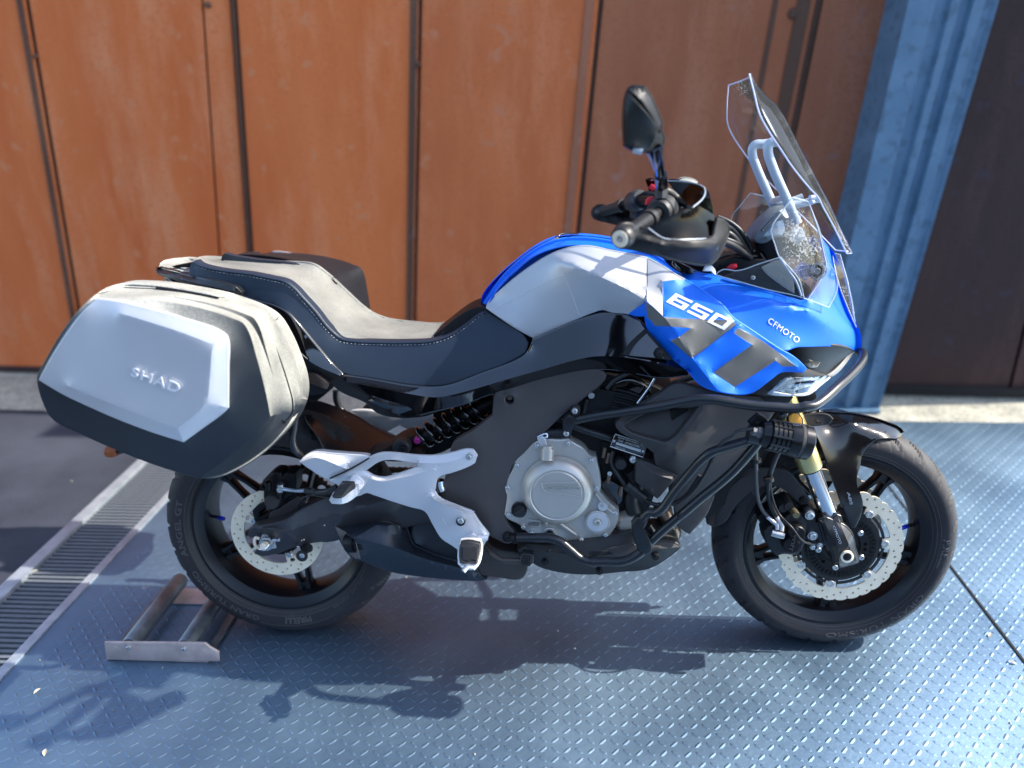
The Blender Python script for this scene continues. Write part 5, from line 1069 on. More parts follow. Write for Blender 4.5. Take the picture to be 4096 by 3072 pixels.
for l in ([(160,790),(420,660),(655,548)],[(655,548),(700,660),(770,850)]): poly = [(p[0], p[1]) for p in E(l)]; bm = bmesh.new(); tube_bm(bm, [P(x, y, tsf(x, y)-.0006) for x, y, _ in cv([(x, y, 0) for x, y in poly], False, 14)], .00045, 6); finish('pad_edge', bm, WHITE, ts)
# wing: E then G coordinates
wing_ol = c2(E, [(1272,434,-.112),(1380,492,-.135),(1480,556,-.152),(1600,622,-.166),(1700,690,-.178),(1830,785,-.186)])+c2(GG, [(480,565,-.192),(620,660,-.196),(860,822,-.198),(1000,905,-.192),(1085,985,-.190),(1062,1010,-.192),(880,1010,-.200),(780,1080,-.207),(620,1185,-.212),(350,1168,-.228),(205,1108,-.212),(110,1000,-.20),(0,905,-.195)])+c2(E, [(1580,1262,-.190),(1440,1150,-.183),(1290,970,-.176),(1262,850,-.198),(1270,745,-.212),(1270,600,-.165)])
GRYD = [E([(1385,600),(1385,860),(1300,800),(1260,740),(1260,380),(1500,520),(1600,640)]), ]
wing, wf = shell('side_fairing', wing_ol, [BLUE, SILV, GREY], bike,
    creases=[c2(E, [(1272,752,-.214),(1330,800,-.217),(1400,870,-.220),(1500,1012,-.226),(1600,1162,-.230)])+c2(GG, [(250,1030,-.232),(350,1160,-.231)])],
        decals=[(E([(1262,740),(1265,380),(1500,540),(1600,600),(1500,585),(1385,600),(1385,858),(1330,808)]), 1),
            (E([(1262,748),(1330,808),(1390,860),(1470,955),(1540,940),(1400,930),(1325,928),(1300,890),(1262,855)]), 2),
            (E([(1400,865),(1560,875),(1850,885),(1935,910),(1610,1163),(1590,1163),(1440,1035),(1505,1010),(1600,945),(1500,938),(1455,935)]), 2),
            (E([(1955,940),(2060,1000),(2212,1085)])+GG([(400,720),(480,640),(500,640)])[:0]+GG([(740,745),(1005,965),(890,965),(835,918),(495,1138),(312,1018),(640,780),(490,690),(530,645)])[0:0]+GG([(545,650),(640,705),(720,752),(860,850),(1008,966),(890,966),(835,918),(495,1138),(314,1018),(640,785),(488,690),(520,660)]), 2)] if False else
           [(E([(1262,740),(1265,380),(1500,540),(1600,600),(1500,585),(1385,600),(1385,858),(1330,808)]), 1),
            (E([(1262,748),(1330,808),(1390,860),(1455,935),(1400,930),(1325,928),(1300,890),(1262,855)]), 2),
            (E([(1392,862),(1560,874),(1850,885),(1935,910),(1612,1163),(1590,1163),(1440,1035),(1505,1010),(1590,945),(1455,935)]), 2),
            (GG([(520,645),(640,705),(720,752),(860,850),(1008,966),(890,966),(835,918),(495,1138),(314,1018),(640,785),(488,690)]), 2)],
    thick=.02, r=.003, smooth=2, grid=13.)
bm = bmesh.new(); tube_bm(bm, [P(x, y, z-.0004) for x, y, z in cv(c2(E, [(1271,436,-.113),(1270,600,-.166),(1270,745,-.213)]), False, 14)], .0006, 6); finish('panel_gap', bm, DARK, wing)
# white 650 figures as one print
def figures():
    bl, br, tr, tl = [np.array(p) for p in E([(1408,750),(1838,960),(1908,890),(1480,686)])]
    gl = {'6': [(0,0,1,1),(0,.2,.24,.8),(0,.8,1,1),(0,0,1,.2),(.24,.42,1,.6),(.76,.2,1,.42)], '5': [(0,.8,1,1),(0,.6,.24,.8),(0,.42,1,.6),(.76,.2,1,.42),(0,0,1,.2)], '0': [(0,.8,1,1),(0,.2,.24,.8),(.76,.2,1,.8),(0,0,1,.2)]}
    gl['6'] = gl['6'][1:]
    bm = bmesh.new()
    for k, ch in enumerate('650'):
        u0 = k*.350; w = .30
        for a, b, c_, d in gl[ch]:
            ns = 4
            for i in range(ns):
                ua, ub = u0+w*(a+(c_-a)*i/ns), u0+w*(a+(c_-a)*(i+1)/ns); vs = []
                for u, v in ((ua,b),(ub,b),(ub,d),(ua,d)):
                    q = (1-u)*(1-v)*bl+u*(1-v)*br+u*v*tr+(1-u)*v*tl; vs.append(P(q[0], q[1], wf(q[0], q[1])-.0012))
                f1 = [bm.verts.new(q) for q in vs]; bm.faces.new(f1)
    return finish('model_figures', bm, WHITE, wing, smooth=False)
figures()
cowl_ol = c2(GG, [(60,190,-.095),(200,203,-.10),(350,218,-.105),(500,272,-.11),(780,345,-.12),(1050,432,-.12)])+[(3233,1196,-.115),(3311,1078,-.085),(3290,1000,-.06),(3284,955,-.03),(3326,1012,0.),(3347,1112,0.),(3368,1193,0.),(3394,1260,0.),(3423,1309,.0),(3431,1337,.0),(3431,1390,.0),(3421,1403,-.005)]+c2(GG, [(1440,815,-.04),(1350,796,-.08),(1220,793,-.12),(1100,797,-.155),(1000,802,-.178),(930,828,-.192),(860,822,-.194),(620,648,-.188),(480,555,-.182),(300,445,-.162),(180,320,-.135),(100,240,-.11)])
cowl, cf = shell('front_cowl', cowl_ol, BLUE, bike, creases=[c2(GG, [(180,245,-.118),(400,320,-.145),(800,420,-.168),(1130,520,-.155),(1300,660,-.11),(1480,815,-.02)])], thick=.012, r=.0025, smooth=3, mirror=True, grid=14.)
text_on('cowl_lettering', 'CFMOTO', GG([(765,600),(1015,775),(1043,735),(790,558)]), cf, WHITE, cowl, bold=.0, space=1.1, off=.0012)
shell('cowl_inner', c2(E, [(1400,440,-.10),(1480,455,-.105),(1620,520,-.112),(1600,545,-.115),(1500,520,-.11),(1440,480,-.10)]), PIANO, bike, thick=.02, smooth=0)
flat('cockpit_floor', GG([(80,140),(350,110),(500,60),(760,90),(1000,200),(1200,400),(900,370),(300,200)]), DARK, -.06, .12, bike)
blob('steering_head', N([(1560,1250),(1750,1180),(2000,1150),(2100,1320),(1900,1420),(1650,1420)]), PLAS, -.03, .06)
blob('ignition_panel', N([(1120,1240),(1500,1330),(1560,1300),(1700,1290),(1640,1400),(1500,1390)]), PLAS, -.06, .03)
flat('red_knob', N([(1780,1330),(1830,1300),(1880,1290),(1885,1320),(1840,1345),(1800,1350)]), RED, -.08, .01, bike); 
shell('seat_lock_tab', c2(N, [(1470,1370,-.115),(1520,1295,-.11),(1560,1310,-.11),(1600,1350,-.115),(1620,1420,-.12),(1600,1410,-.12),(1565,1370,-.12)]), BRGY, bike, thick=.008, smooth=0)
for k, l in enumerate(([(1640,690,-.05),(1800,760,-.05),(1960,900,-.05),(2060,1090,-.04),(2050,1190,-.02)],[(1660,760,-.07),(1800,830,-.07),(1920,960,-.06),(2000,1090,-.05)],[(1720,960,-.10),(1850,1010,-.09),(1980,1080,-.06),(2050,1170,-.04)],[(1700,1000,-.12),(1850,1060,-.10),(1950,1130,-.08),(2050,1200,-.06)],[(1700,880,-.08),(1780,900,-.08),(1900,1010,-.07),(1990,1120,-.05)])): tube('cable', c2(N, l), .0062 if k < 3 else .008, RUBB, bike)
tube('cable_clip', c2(N, [(1990,1240,-.05),(2070,1190,-.05),(2130,1180,-.04),(2120,1150,-.03)]), .006, DARK, bike, 8)
# inner structure behind the headlight
shell('headlight_housing', c2(V, [(590,150,-.13),(700,110,-.14),(1200,98,-.10),(1330,130,-.07),(1400,165,-.03),(1300,290,-.03),(1160,450,-.05),(1060,468,-.07),(800,455,-.11),(560,450,-.15),(380,570,-.17),(260,660,-.17),(340,690,-.17),(380,690,-.15),(280,690,-.15),(150,665,-.17),(520,415,-.18),(800,400,-.16),(820,380,-.16),(700,250,-.15)]) if False else c2(V, [(560,140,-.10),(700,108,-.12),(1200,98,-.09),(1330,130,-.06),(1400,165,-.02),(1300,290,-.02),(1160,452,-.04),(1060,470,-.06),(800,462,-.10),(620,300,-.10)]), PLAS, bike, inner=c2(V, [(1000,280,-.04)]), thick=.05, r=.003, smooth=1)
shell('lamp_reflector', c2(V, [(800,330,-.10),(860,250,-.10),(960,170,-.085),(1015,210,-.08),(1010,260,-.08),(960,350,-.09),(870,360,-.10)]), mat('dull_reflector', (.30,.29,.25), .2, .8), bike, thick=.01, r=.002, smooth=0)
shell('lamp_rim', c2(V, [(1060,465,-.06),(1130,430,-.055),(1380,175,-.02),(1410,180,-.015),(1150,465,-.055),(1080,475,-.06)]), ALU, bike, thick=.006, r=.001, smooth=0)
shell('lamp_bezel', c2(V, [(150,665,-.195),(360,520,-.195),(520,425,-.19),(800,415,-.17),(1060,470,-.08),(1120,480,-.07),(1000,560,-.10),(850,670,-.14),(700,695,-.16),(340,690,-.19)]), PLAS, bike, thick=.03, r=.003, smooth=0)
ll = shell('corner_lamp', c2(V, [(425,655,-.200),(605,505,-.197),(950,500,-.150),(1090,480,-.10),(990,570,-.13),(850,660,-.155),(700,690,-.175)]), LENS, bike, thick=.01, r=.002, smooth=0)[0]
for q in ([(590,560),(640,530),(650,590),(600,600)],[(660,530),(750,530),(745,590),(660,590)],[(585,605),(680,600),(680,640),(585,640)],[(760,530),(940,520),(900,560),(770,570)],[(470,650),(560,600),(570,650),(480,665)],[(700,650),(880,600),(840,650),(720,675)]):
    flat('lamp_facet', V(q), CHROME, -.185, .004, ll, r=.001)
shell('lamp_frame', c2(V, [(365,680,-.198),(600,495,-.200),(620,505,-.200),(430,658,-.202),(700,690,-.18),(860,665,-.16),(1000,570,-.13),(1110,480,-.10),(1120,485,-.10),(1000,585,-.135),(860,690,-.162),(700,705,-.18),(400,690,-.198)]), BRGY, bike, thick=.004, r=.0008, smooth=0)
blob('dark_tray', T([(1150,440),(1560,430),(1700,440),(1895,470),(1850,520),(1500,500),(1200,480)]), PLAS, -.16, .1)
blob('radiator_core', T([(1000,540),(1900,560),(1900,640),(1700,900),(1500,1300),(1050,1659),(900,1500),(700,1100)]), GAP, -.06, .05)
blob('front_subframe', T([(1900,430),(2120,440),(2160,620),(1900,640)]), DARK, -.01, .04)
# radiator shroud
RSX = mat('shroud_plastic', (.050,.046,.046), .46, bump=.12, bs=900, spec=.35)
rs, _ = shell('radiator_shroud', c2(T, [(165,745,-.19),(180,705,-.19),(215,672,-.185),(400,570,-.17),(600,440,-.165),(735,350,-.165),(810,345,-.17),(900,372,-.175),(1150,436,-.18),(1560,470,-.17),(1700,620,-.165),(1640,700,-.17),(1560,960,-.17),(1400,1120,-.175),(1120,1380,-.17),(1060,1500,-.165)])
    +[(2856,1980,-.165),(2820,2060,-.165),(2757,2133,-.165),(2710,2100,-.165),(2700,2010,-.17)]+c2(T, [(700,1400,-.17),(745,1255,-.185),(560,1120,-.19),(545,1010,-.19),(400,900,-.19),(210,800,-.19)]),
    [RSX], bike, holes=[c2(T, [(222,742,-.195),(330,670,-.19),(600,560,-.185),(840,560,-.19),(1010,545,-.20),(870,720,-.21),(720,890,-.215),(640,925,-.21),(560,905,-.205),(250,790,-.195)])] if True else [],
    creases=[c2(T, [(1035,550,-.205),(900,740,-.222),(760,920,-.228),(690,1060,-.228)])], inner=c2(T, [(1300,800,-.190),(620,985,-.212),(660,1150,-.215),(900,1150,-.205)]), thick=.02, r=.004, smooth=4)
shell('shroud_inner', c2(T, [(215,735,-.165),(350,640,-.15),(700,470,-.15),(1000,530,-.17),(880,740,-.185),(730,900,-.19),(620,950,-.18),(250,810,-.17)]), RSX, bike, thick=.01, smooth=2, inner=c2(T, [(500,760,-.13),(690,700,-.14)]))
disc('shroud_boss', T, 640, 840, -.155, 115, RSX, bike, .015); blob('shroud_slot', T([(700,600),(860,560),(860,640),(715,740)]), GAP, -.17, .01)
shell('lower_duct', c2(T, [(368,1095,-.185),(400,1100,-.188),(750,1245,-.195),(700,1300,-.195),(565,1455,-.19),(360,1290,-.18)]), RSX, bike, creases=[c2(T, [(375,1105,-.188),(490,1195,-.205),(705,1270,-.205)]), c2(T, [(490,1195,-.205),(500,1380,-.198)])], thick=.04, r=.003, smooth=0)
# ---- crash bars (each a bent tube)
BR = 19.5
cb1 = tube('crash_bar', c2(Q, [(720,660,-.17)])+c2(T, [(0,640,-.185),(250,605,-.205),(600,548,-.235),(850,500,-.255),(980,483,-.262),(1130,490,-.268),(1320,520,-.272),(1500,545,-.275),(1700,562,-.278),(1950,572,-.28)])+c2(GG, [(1080,1300,-.28),(1150,1292,-.275),(1230,1240,-.255),(1340,1140,-.215),(1450,1040,-.16),(1530,950,-.105),(1560,890,-.06),(1550,848,-.02),(1530,840,0)]), BR, TUBE, bike, 16, 8, pix=True, mirror=True)
tube('crash_bar', c2(T, [(1575,850,-.272),(1450,895,-.27),(1300,940,-.27),(1180,975,-.27),(1090,1010,-.27),(1010,1070,-.265),(900,1190,-.255),(750,1370,-.245),(550,1600,-.232)])+c2(RR, [(1660,180,-.225),(1590,260,-.218),(1570,330,-.215)]), BR, TUBE, bike, 16, 8, pix=True, mirror=True)
tube('crash_bar', c2(T, [(1575,880,-.268),(1480,1000,-.265),(1330,1170,-.258),(1200,1290,-.255),(1000,1450,-.25),(800,1620,-.24)])+c2(RR, [(1900,190,-.232),(1760,310,-.225),(1650,410,-.22)]), BR, TUBE, bike, 16, 8, pix=True, mirror=True)
tube('crash_bar', c2(RR, [(682,370,-.19),(800,370,-.20),(930,375,-.205),(1000,402,-.207),(1075,465,-.21),(1150,525,-.213),(1220,545,-.215),(1330,545,-.217),(1450,545,-.22),(1530,518,-.22),(1600,470,-.22),(1640,430,-.22)]), 19, TUBE, bike, 16, 8, pix=True, mirror=True)
tube('bar_collar', c2(RR, [(1228,546,-.216),(1264,546,-.216)]), 22, TUBE, bike, 16, 1, pix=True); tube('bar_lug', c2(RR, [(655,375,-.185),(684,370,-.19)]), 23, DARK, bike, 16, 1, pix=True)
shell('bar_gusset', c2(RR, [(1540,280,-.228),(1575,235,-.228),(1640,230,-.228),(1600,310,-.232),(1660,430,-.234),(1660,470,-.232),(1620,490,-.23),(1590,475,-.23),(1548,350,-.23)]), TUBE, bike, thick=.02, r=.005, smooth=0)
tube('bar_link', c2(RR, [(1640,280,-.20),(1680,340,-.20)]), .010, TUBE, bike, 12, 1)
shell('bar_end_bracket', c2(Q, [(720,640,-.185),(770,590,-.185),(830,640,-.188),(800,720,-.188),(740,760,-.185),(710,700,-.185)]), TUBE, bike, thick=.02, r=.004, smooth=0)
# ---- auxiliary lamp on the crash bar, fins are separate rings
a_ = P(*one(X, 320, 420), -.285); b_ = P(*one(X, 905, 545), -.285); ax = b_-a_; ax.normalize(); Ln = (b_-a_).length; u_ = Ln/.585
LB = mat('lamp_black', (.014,.014,.015), .28, .4, .2)
def lt(v): return v*Ln
fl = lathe('auxiliary_lamp', a_, ax, [(-.004,0),(-.004,.022),(.004,.026),(lt(.10),.028),(lt(.10),.024),(lt(.52),.024),(lt(.52),.0335),(lt(.58),.035),(lt(.72),.0365),(lt(.73),.0355),(lt(.80),.0355),(lt(.81),.0368),(lt(.98),.036),(lt(1.0),.034),(lt(1.0),.030),(lt(.97),.029),(lt(.97),0)], LB, bike, 48, ang=25)
for k in range(4): lathe('lamp_fin', a_, ax, [(lt(.13+.10*k),.020),(lt(.13+.10*k),.0325),(lt(.20+.10*k),.0325),(lt(.20+.10*k),.020)], LB, fl, 40)
for j in range(10):
    w = R(j*36+10); o1 = ax.orthogonal().normalized(); o2 = ax.cross(o1); d = o1*math.cos(w)+o2*math.sin(w)
    tube3('lamp_rib', [a_+ax*lt(.12)+d*.0325, a_+ax*lt(.52)+d*.0335], .0022, LB, fl, 6, 1, smooth=False)
lathe('lamp_glass', a_+ax*lt(.985), ax, [(0,.029),(.001,.0285),(.003,0)], mat('warm_lens', (.8,.45,.05), .1, 0, 1), fl, 32)
lathe('knurled_band', a_, ax, [(lt(.725),.034),(lt(.73),.0362),(lt(.80),.0362),(lt(.805),.034)], mat('knurl', (.05,.05,.052), .4, .6, bump=.9, bs=900), fl, 48)
lathe('cable_gland', a_-ax*.004, -ax, [(0,.0),(0,.013),(.008,.013),(.009,.010),(.018,.010),(.018,0)], mat('gland', (.12,.12,.12), .4), fl, 6, ang=20)
tube('lamp_cable', [(tuple(one(X, 255, 375))+(-.285,)), tuple(one(X, 150, 370))+(-.285,), tuple(one(X, 0, 400))+(-.284,)]+c2(T, [(1300,850,-.282),(1200,910,-.278),(1110,1060,-.255),(1050,1180,-.245),(980,1300,-.235),(900,1400,-.232),(800,1480,-.23),(700,1520,-.23)]), .0038, RUBB, bike, 10)
shell('lamp_bracket', c2(X, [(150,290,-.27),(265,185,-.27),(350,235,-.27),(380,300,-.27),(260,370,-.27),(200,350,-.27)]), DARK, bike, thick=.012, r=.002, smooth=0); tube('bracket_stay', c2(X, [(600,140,-.27),(585,180,-.272),(540,215,-.274)]), .008, TUBE, bike)
bolt(X, 250, 290, -.282, 22, bike, DARK)
tube('lamp_joint', c2(X, [(130,430,-.272),(290,460,-.274)]), .020, TUBE, bike, 16, 2)
# ---- fork
def FP(t): return (3105+t*(3321-3105), 1500+t*(2078-1500))
def fpt(x, y, d=-.100): return P(x, y, d)
top, mid, low = fpt(3050, 1353), fpt(3243, 1872), fpt(3321, 2078)
fa = (low-mid).normalized(); top = mid-fa*.36
gold = lathe('fork_leg', mid, -fa, [(0,.021),(0,.0265),(.004,.0275),(.050,.0275),(.052,.0268),(.056,.0268),(.058,.0275),(.066,.0275),(.068,.0262),(.36,.0262),(.36,0)], GOLD, bike, 48, mirror=True, ang=25)
lathe('fork_tube', mid+fa*-.01, fa, [(0,.0205),((low-mid).length+.03,.0205)], CHROME, gold, 40, mirror=True); lathe('dust_seal', mid, fa, [(-.003,.020),(-.003,.0255),(.004,.0245),(.006,.0212),(.006,.020)], RUBB, gold, 40, mirror=True)
FB = mat('fork_bottom_black', (.016,.016,.018), .36, .2, .2, bump=.05)
fb, _ = shell('fork_bottom', c2(MM, [(918,680,-.125),(915,640,-.125),(960,620,-.13),(1060,650,-.13),(1112,590,-.125),(1135,600,-.125),(1140,680,-.128),(1200,720,-.13),(1262,790,-.13),(1300,960,-.13),(1338,1085,-.13),(1330,1105,-.13),(1135,1163,-.13),(1110,1130,-.13),(1075,1095,-.13),(1060,1000,-.128),(975,880,-.125),(950,790,-.125)]), FB, bike, creases=[c2(MM, [(930,670,-.135),(1090,900,-.150),(1110,990,-.152),(1130,1140,-.145)]), c2(MM, [(1120,640,-.132),(1230,900,-.150),(1320,1085,-.142)])], thick=.05, r=.004, smooth=1)
lathe('fork_clamp', low, -fa, [(-.02,.024),(.004,.0275),(.010,.0265),(.012,.021)], FB, fb, 40)
text_on('fork_lettering', 'CFMOTO', MM([(1128,905),(1050,705),(1072,700),(1150,895)][::1]) if False else [q for q in MM([(1052,705),(1125,905),(1155,893),(1078,700)])], lambda x, y: -.1495, BRGY, fb, raise_=.0003, off=.0015)
disc('axle_ring', MM, 1213, 1043, -.152, 70, CREAM, fb, .003, 40); disc('axle_hole', MM, 1213, 1043, -.1545, 48, GAP, fb, .0008, 32); disc('axle_core', MM, 1220, 1045, -.155, 32, DARK, fb, .001, 24)
shell('caliper_mount', c2(MM, [(745,520,-.11),(790,490,-.11),(840,520,-.11),(860,680,-.115),(920,680,-.12),(960,800,-.12),(970,890,-.12),(930,930,-.118),(870,870,-.115),(790,850,-.115),(750,780,-.112)]), FB, bike, thick=.03, r=.004, smooth=0)
fc_ = shell('front_caliper', c2(MM, [(330,790,-.115),(370,740,-.118),(480,700,-.12),(560,640,-.12),(620,580,-.12),(700,600,-.12),(745,700,-.12),(745,780,-.12),(720,860,-.125),(690,960,-.125),(640,1000,-.12),(500,990,-.12),(440,1010,-.115),(400,960,-.115),(350,880,-.115)]), mat('caliper_black2', (.020,.020,.022), .42, .2, bump=.2), bike, thick=.05, r=.008, smooth=2, inner=c2(MM, [(550,850,-.135)]))[0]
disc('caliper_piston', MM, 590, 905, -.137, 92, DARK, fc_, .010); disc('caliper_piston', MM, 650, 770, -.137, 90, DARK, fc_, .010)
text_on('caliper_lettering', 'J.JUAN', MM([(610,985),(690,740),(650,725),(565,965)]), -.1485, RUBL, fc_, bold=.01)
blob('caliper_body', MM([(240,600),(420,480),(560,400),(700,450),(740,560),(600,600),(420,720),(330,760),(280,700)]), DARK, -.085, .04)
for x, y, d in ((545,450,-.10),(480,470,-.095)): disc('guide_boot', MM, x, y, d, 55, RUBB, bike, .02)
disc('bleed_cap', MM, 635, 560, -.13, 40, mat('brass_cap', (.22,.18,.10), .4, .6), fc_, .012)
for x, y in ((800,582),(828,810)): bolt(MM, x, y, -.124, 54, bike, name='caliper_bolt')
for x, y, r_ in ((910,917,32),(832,936,30)): bolt(MM, x, y, -.126, r_, bike, name='sensor_bolt')
tube('banjo_bolt', c2(MM, [(375,775,-.135),(440,795,-.137),(510,810,-.138)]), .0085, BOLT, fc_, 14, 2)
tube('hose_end', c2(MM, [(330,600,-.12),(400,660,-.125),(435,690,-.13),(440,745,-.135)]), .0048, ALW, bike); tube('hose_end', c2(MM, [(425,590,-.12),(465,660,-.125),(490,700,-.13),(490,760,-.135)]), .0048, ALW, bike)
tube('front_brake_hose', c2(X, [(235,560,-.16),(235,700,-.15),(235,900,-.14),(240,1080,-.13),(265,1270,-.125),(320,1400,-.12),(390,1480,-.12)]), .0045, mat('braided_hose', (.12,.12,.12), .4, .4, bump=.8, bs=700), bike)
tube('front_brake_hose', c2(X, [(545,610,-.16),(470,760,-.15),(420,900,-.14),(390,1050,-.13),(395,1220,-.125),(440,1380,-.12),(490,1470,-.12)]), .0058, RUBB, bike)
tube('speed_sensor_lead', c2(X, [(530,640,-.155),(460,850,-.145),(425,960,-.135),(420,1100,-.13),(450,1270,-.13),(530,1450,-.13)])+c2(MM, [(600,720,-.155),(700,850,-.155),(790,895,-.14),(870,900,-.13)]), .0028, RUBB, bike, 8)
for x, y in ((400,1000),(238,760)): tube('hose_grommet', c2(X, [(x-8,y-22,-.14),(x-4,y+22,-.14)]), .012, RUBB, bike, 14, 1)
# ---- front mudguard
mg, _ = shell('front_mudguard', c2(X, [(880,185,-.05),(1000,150,-.02),(1200,155,0),(1450,170,0),(1700,225,0),(1900,290,0),(2050,355,.0),(2085,400,.0),(2070,455,-.015),(2030,475,-.03),(1850,480,-.055),(1740,505,-.062),(1640,590,-.066),(1570,690,-.070),(1545,830,-.078),(1510,950,-.086),(1505,1080,-.092),(1560,1220,-.095),(1580,1340,-.095),(1550,1470,-.100),(1490,1600,-.105),(1440,1610,-.105),(1300,1260,-.105),(1180,920,-.10),(1080,640,-.10),(1000,450,-.10),(930,380,-.10),(930,330,-.095),(1100,340,-.095),(1180,300,-.095),(1220,215,-.085),(1150,205,-.08),(900,180,-.07)]) if False else c2(X, [(900,178,-.03),(1000,150,-.01),(1200,155,0),(1450,170,0),(1700,225,0),(1900,290,0),(2050,355,.0),(2085,400,.0),(2070,455,-.015),(2030,475,-.035),(1850,480,-.057),(1740,505,-.063),(1640,590,-.068),(1570,690,-.072),(1545,830,-.080),(1510,950,-.088),(1505,1080,-.094),(1560,1220,-.097),(1580,1340,-.097),(1550,1470,-.102),(1490,1600,-.107),(1440,1610,-.107),(1300,1260,-.107),(1180,920,-.102),(1080,640,-.10),(1000,450,-.10),(930,370,-.098)]),
    mat('mudguard_gloss', (.004,.004,.005), .12, spec=.55, rvar=.02), bike, creases=[c2(X, [(1280,240,-.060),(1500,300,-.064),(1800,400,-.054),(2010,440,-.034)])], thick=.006, r=.002, smooth=9, mirror=True, grid=13.)
text_on('guard_lettering', 'ABS', X([(1385,1170),(1425,1325),(1460,1318),(1415,1165)]), -.110, BRGY, mg, raise_=.0003)
shell('guard_stay', c2(X, [(840,210,-.085),(900,200,-.085),(1170,212,-.10),(1200,240,-.105),(1150,300,-.105),(950,320,-.10),(860,310,-.095)]), PLAS, mg, thick=.01, r=.003, smooth=0); tube('stay_slot', c2(X, [(990,255,-.108),(1010,280,-.108),(1060,275,-.108)]), .003, GAP, mg, 8)
ref = flat('reflector', X([(665,300),(660,215),(700,185),(760,182),(800,240),(810,300),(760,330),(690,325)]), AMBER, -.135, .006, bike, r=.002); flat('reflector_holder', X([(645,310),(640,205),(690,172),(775,172),(818,240),(830,320),(760,345),(690,340)]), PLAS, -.130, .01, bike, r=.002)
shell('rear_mudguard', c2(H, [(203,740,-.0),(200,720,-.0),(225,620,.0),(270,545,-.02),(380,470,-.05),(455,440,-.06),(560,438,-.07),(650,442,-.08),(715,458,-.09),(780,530,-.10),(848,628,-.10),(838,655,-.10),(800,658,-.10),(750,610,-.095),(690,560,-.085),(640,540,-.08),(540,543,-.07),(460,590,-.068),(370,680,-.066),(310,770,-.064),(245,797,-.05),(208,782,-.01)]), RSX, bike, creases=[c2(H, [(245,790,-.05),(270,680,-.055),(330,580,-.06),(430,490,-.065),(560,455,-.072)])], thick=.008, r=.003, smooth=1, mirror=True)
disc('guard_bolt_seat', MM, 730, 420, -.104, 42, DARK, bike, .004); bolt(MM, 732, 424, -.108, 24, bike, DARK)
# ---- handlebar, grips, guards, mirror (mirrored left side comes from the same shapes)
GL = LEAN
bar_y = [(-.42),(-.27),(-.17),(-.05)]
g0, g1 = P(*one(N, 465, 930), -.425), P(*one(N, 880, 645), -.285)
gd = (g1-g0).normalized()
GRIP = mat('grip_rubber', (.020,.021,.023), .42, bump=.1)
gl_ = (g1-g0).length
hb = tube3('handlebar', [g0+gd*.01, g1, P(*one(N, 1040, 560), -.20), P(*one(N, 1250, 640), -.09), P(*one(N, 1400, 720), 0.)], .0115, DARK, bike, 16, 6, mirror=True)
lathe('grip', g0, gd, [(.012,.011),(.012,.0165),(.018,.0145)]+[(.02+.0085*k+o, .0142 if o else .0128) for k in range(10) for o in (0, .0015, .0070)]+[(.112,.0135),(.112,.0175),(.128,.0175),(.128,.011)], GRIP, hb, 28, mirror=True, ang=25)
lathe('bar_end', g0-gd*.018, gd, [(0,0),(0,.0175),(.005,.0205),(.022,.0205),(.03,.0165)], RUBB, hb, 36, mirror=True)
lathe('bar_end_disc', g0-gd*.0185, -gd, [(-.004,.0150),(.001,.0150),(.002,.0140),(.0012,.0105),(.002,.0100),(.002,.0062),(-.001,.0058),(-.001,0)], CREAM, hb, 36, mirror=True)
lathe('bar_end_screw', g0-gd*.0185, -gd, [(0,.0054),(.0015,.005),(.0015,.0025),(0,.0025),(0,0)], CHROME, hb, 20, mirror=True)
SWI = mat('switch_plastic', (.03,.031,.033), .5, bump=.1)
lathe('throttle_housing', g1+gd*.004, gd, [(0,.012),(0,.023),(.006,.0255),(.012,.0255),(.014,.0275),(.040,.0275),(.048,.023),(.048,.012)], SWI, hb, 40, mirror=True, ang=25)
flat('kill_switch', N([(755,480),(785,445),(830,442),(850,470),(800,490),(770,520),(745,525)]), RED, -.262, .014, hb, r=.002)
shell('left_switch', c2(N, [(640,470,.26),(700,400,.25),(780,385,.22),(850,400,.20),(880,480,.2),(820,580,.22),(700,640,.26),(640,560,.27)]), SWI, hb, thick=.05, r=.005, smooth=0); flat('red_switch', N([(595,500),(620,468),(655,475),(655,520),(620,532)]), RED, .275, .01, hb); flat('red_switch', N([(600,460),(640,420),(670,430),(640,465)]), RED, .30, .01, hb); flat('red_switch', N([(780,320),(810,280),(850,290),(860,330),(820,350)]), RED, .22, .01, hb)
shell('switch_buttons', c2(N, [(600,540,.26),(640,530,.26),(670,600,.26),(660,680,.27),(600,700,.27),(560,690,.275),(560,640,.275)]), SWI, hb, thick=.03, r=.003, smooth=0)
tube('left_lever', c2(N, [(700,500,.24),(620,620,.29),(560,690,.33)]), .006, DARK, hb, 8)
blob('brake_master', N([(1060,500),(1110,480),(1180,540),(1160,600),(1090,600)]), DARK, -.17, .04); blob('fluid_reservoir', N([(1100,330),(1160,290),(1380,340),(1370,440),(1200,450),(1110,420)]), DARK, .16, .05, par=hb)
shell('reservoir_cap', c2(N, [(1140,230,.17),(1200,200,.17),(1320,210,.17),(1385,245,.17),(1375,265,.16),(1250,275,.14),(1150,245,.15)]), CASE, hb, thick=.02, r=.003, smooth=0)
tube('brake_lever', c2(N, [(1150,560,-.18),(1120,640,-.22),(1060,760,-.30),(1000,840,-.36)]), .007, DARK, hb, 10)
disc('perch_bolt', N, 1175, 885, -.30, 34, BOLT, hb, .006); blob('perch_body', N([(1100,640),(1300,600),(1400,700),(1420,880),(1250,930),(1120,920)]), DARK, -.26, .06, par=hb)
tube('guard_stay', c2(N, [(880,370,-.21),(1000,370,-.20),(1130,460,-.19),(1240,510,-.20),(1310,560,-.22)]), .010, PLAS, hb, 10)
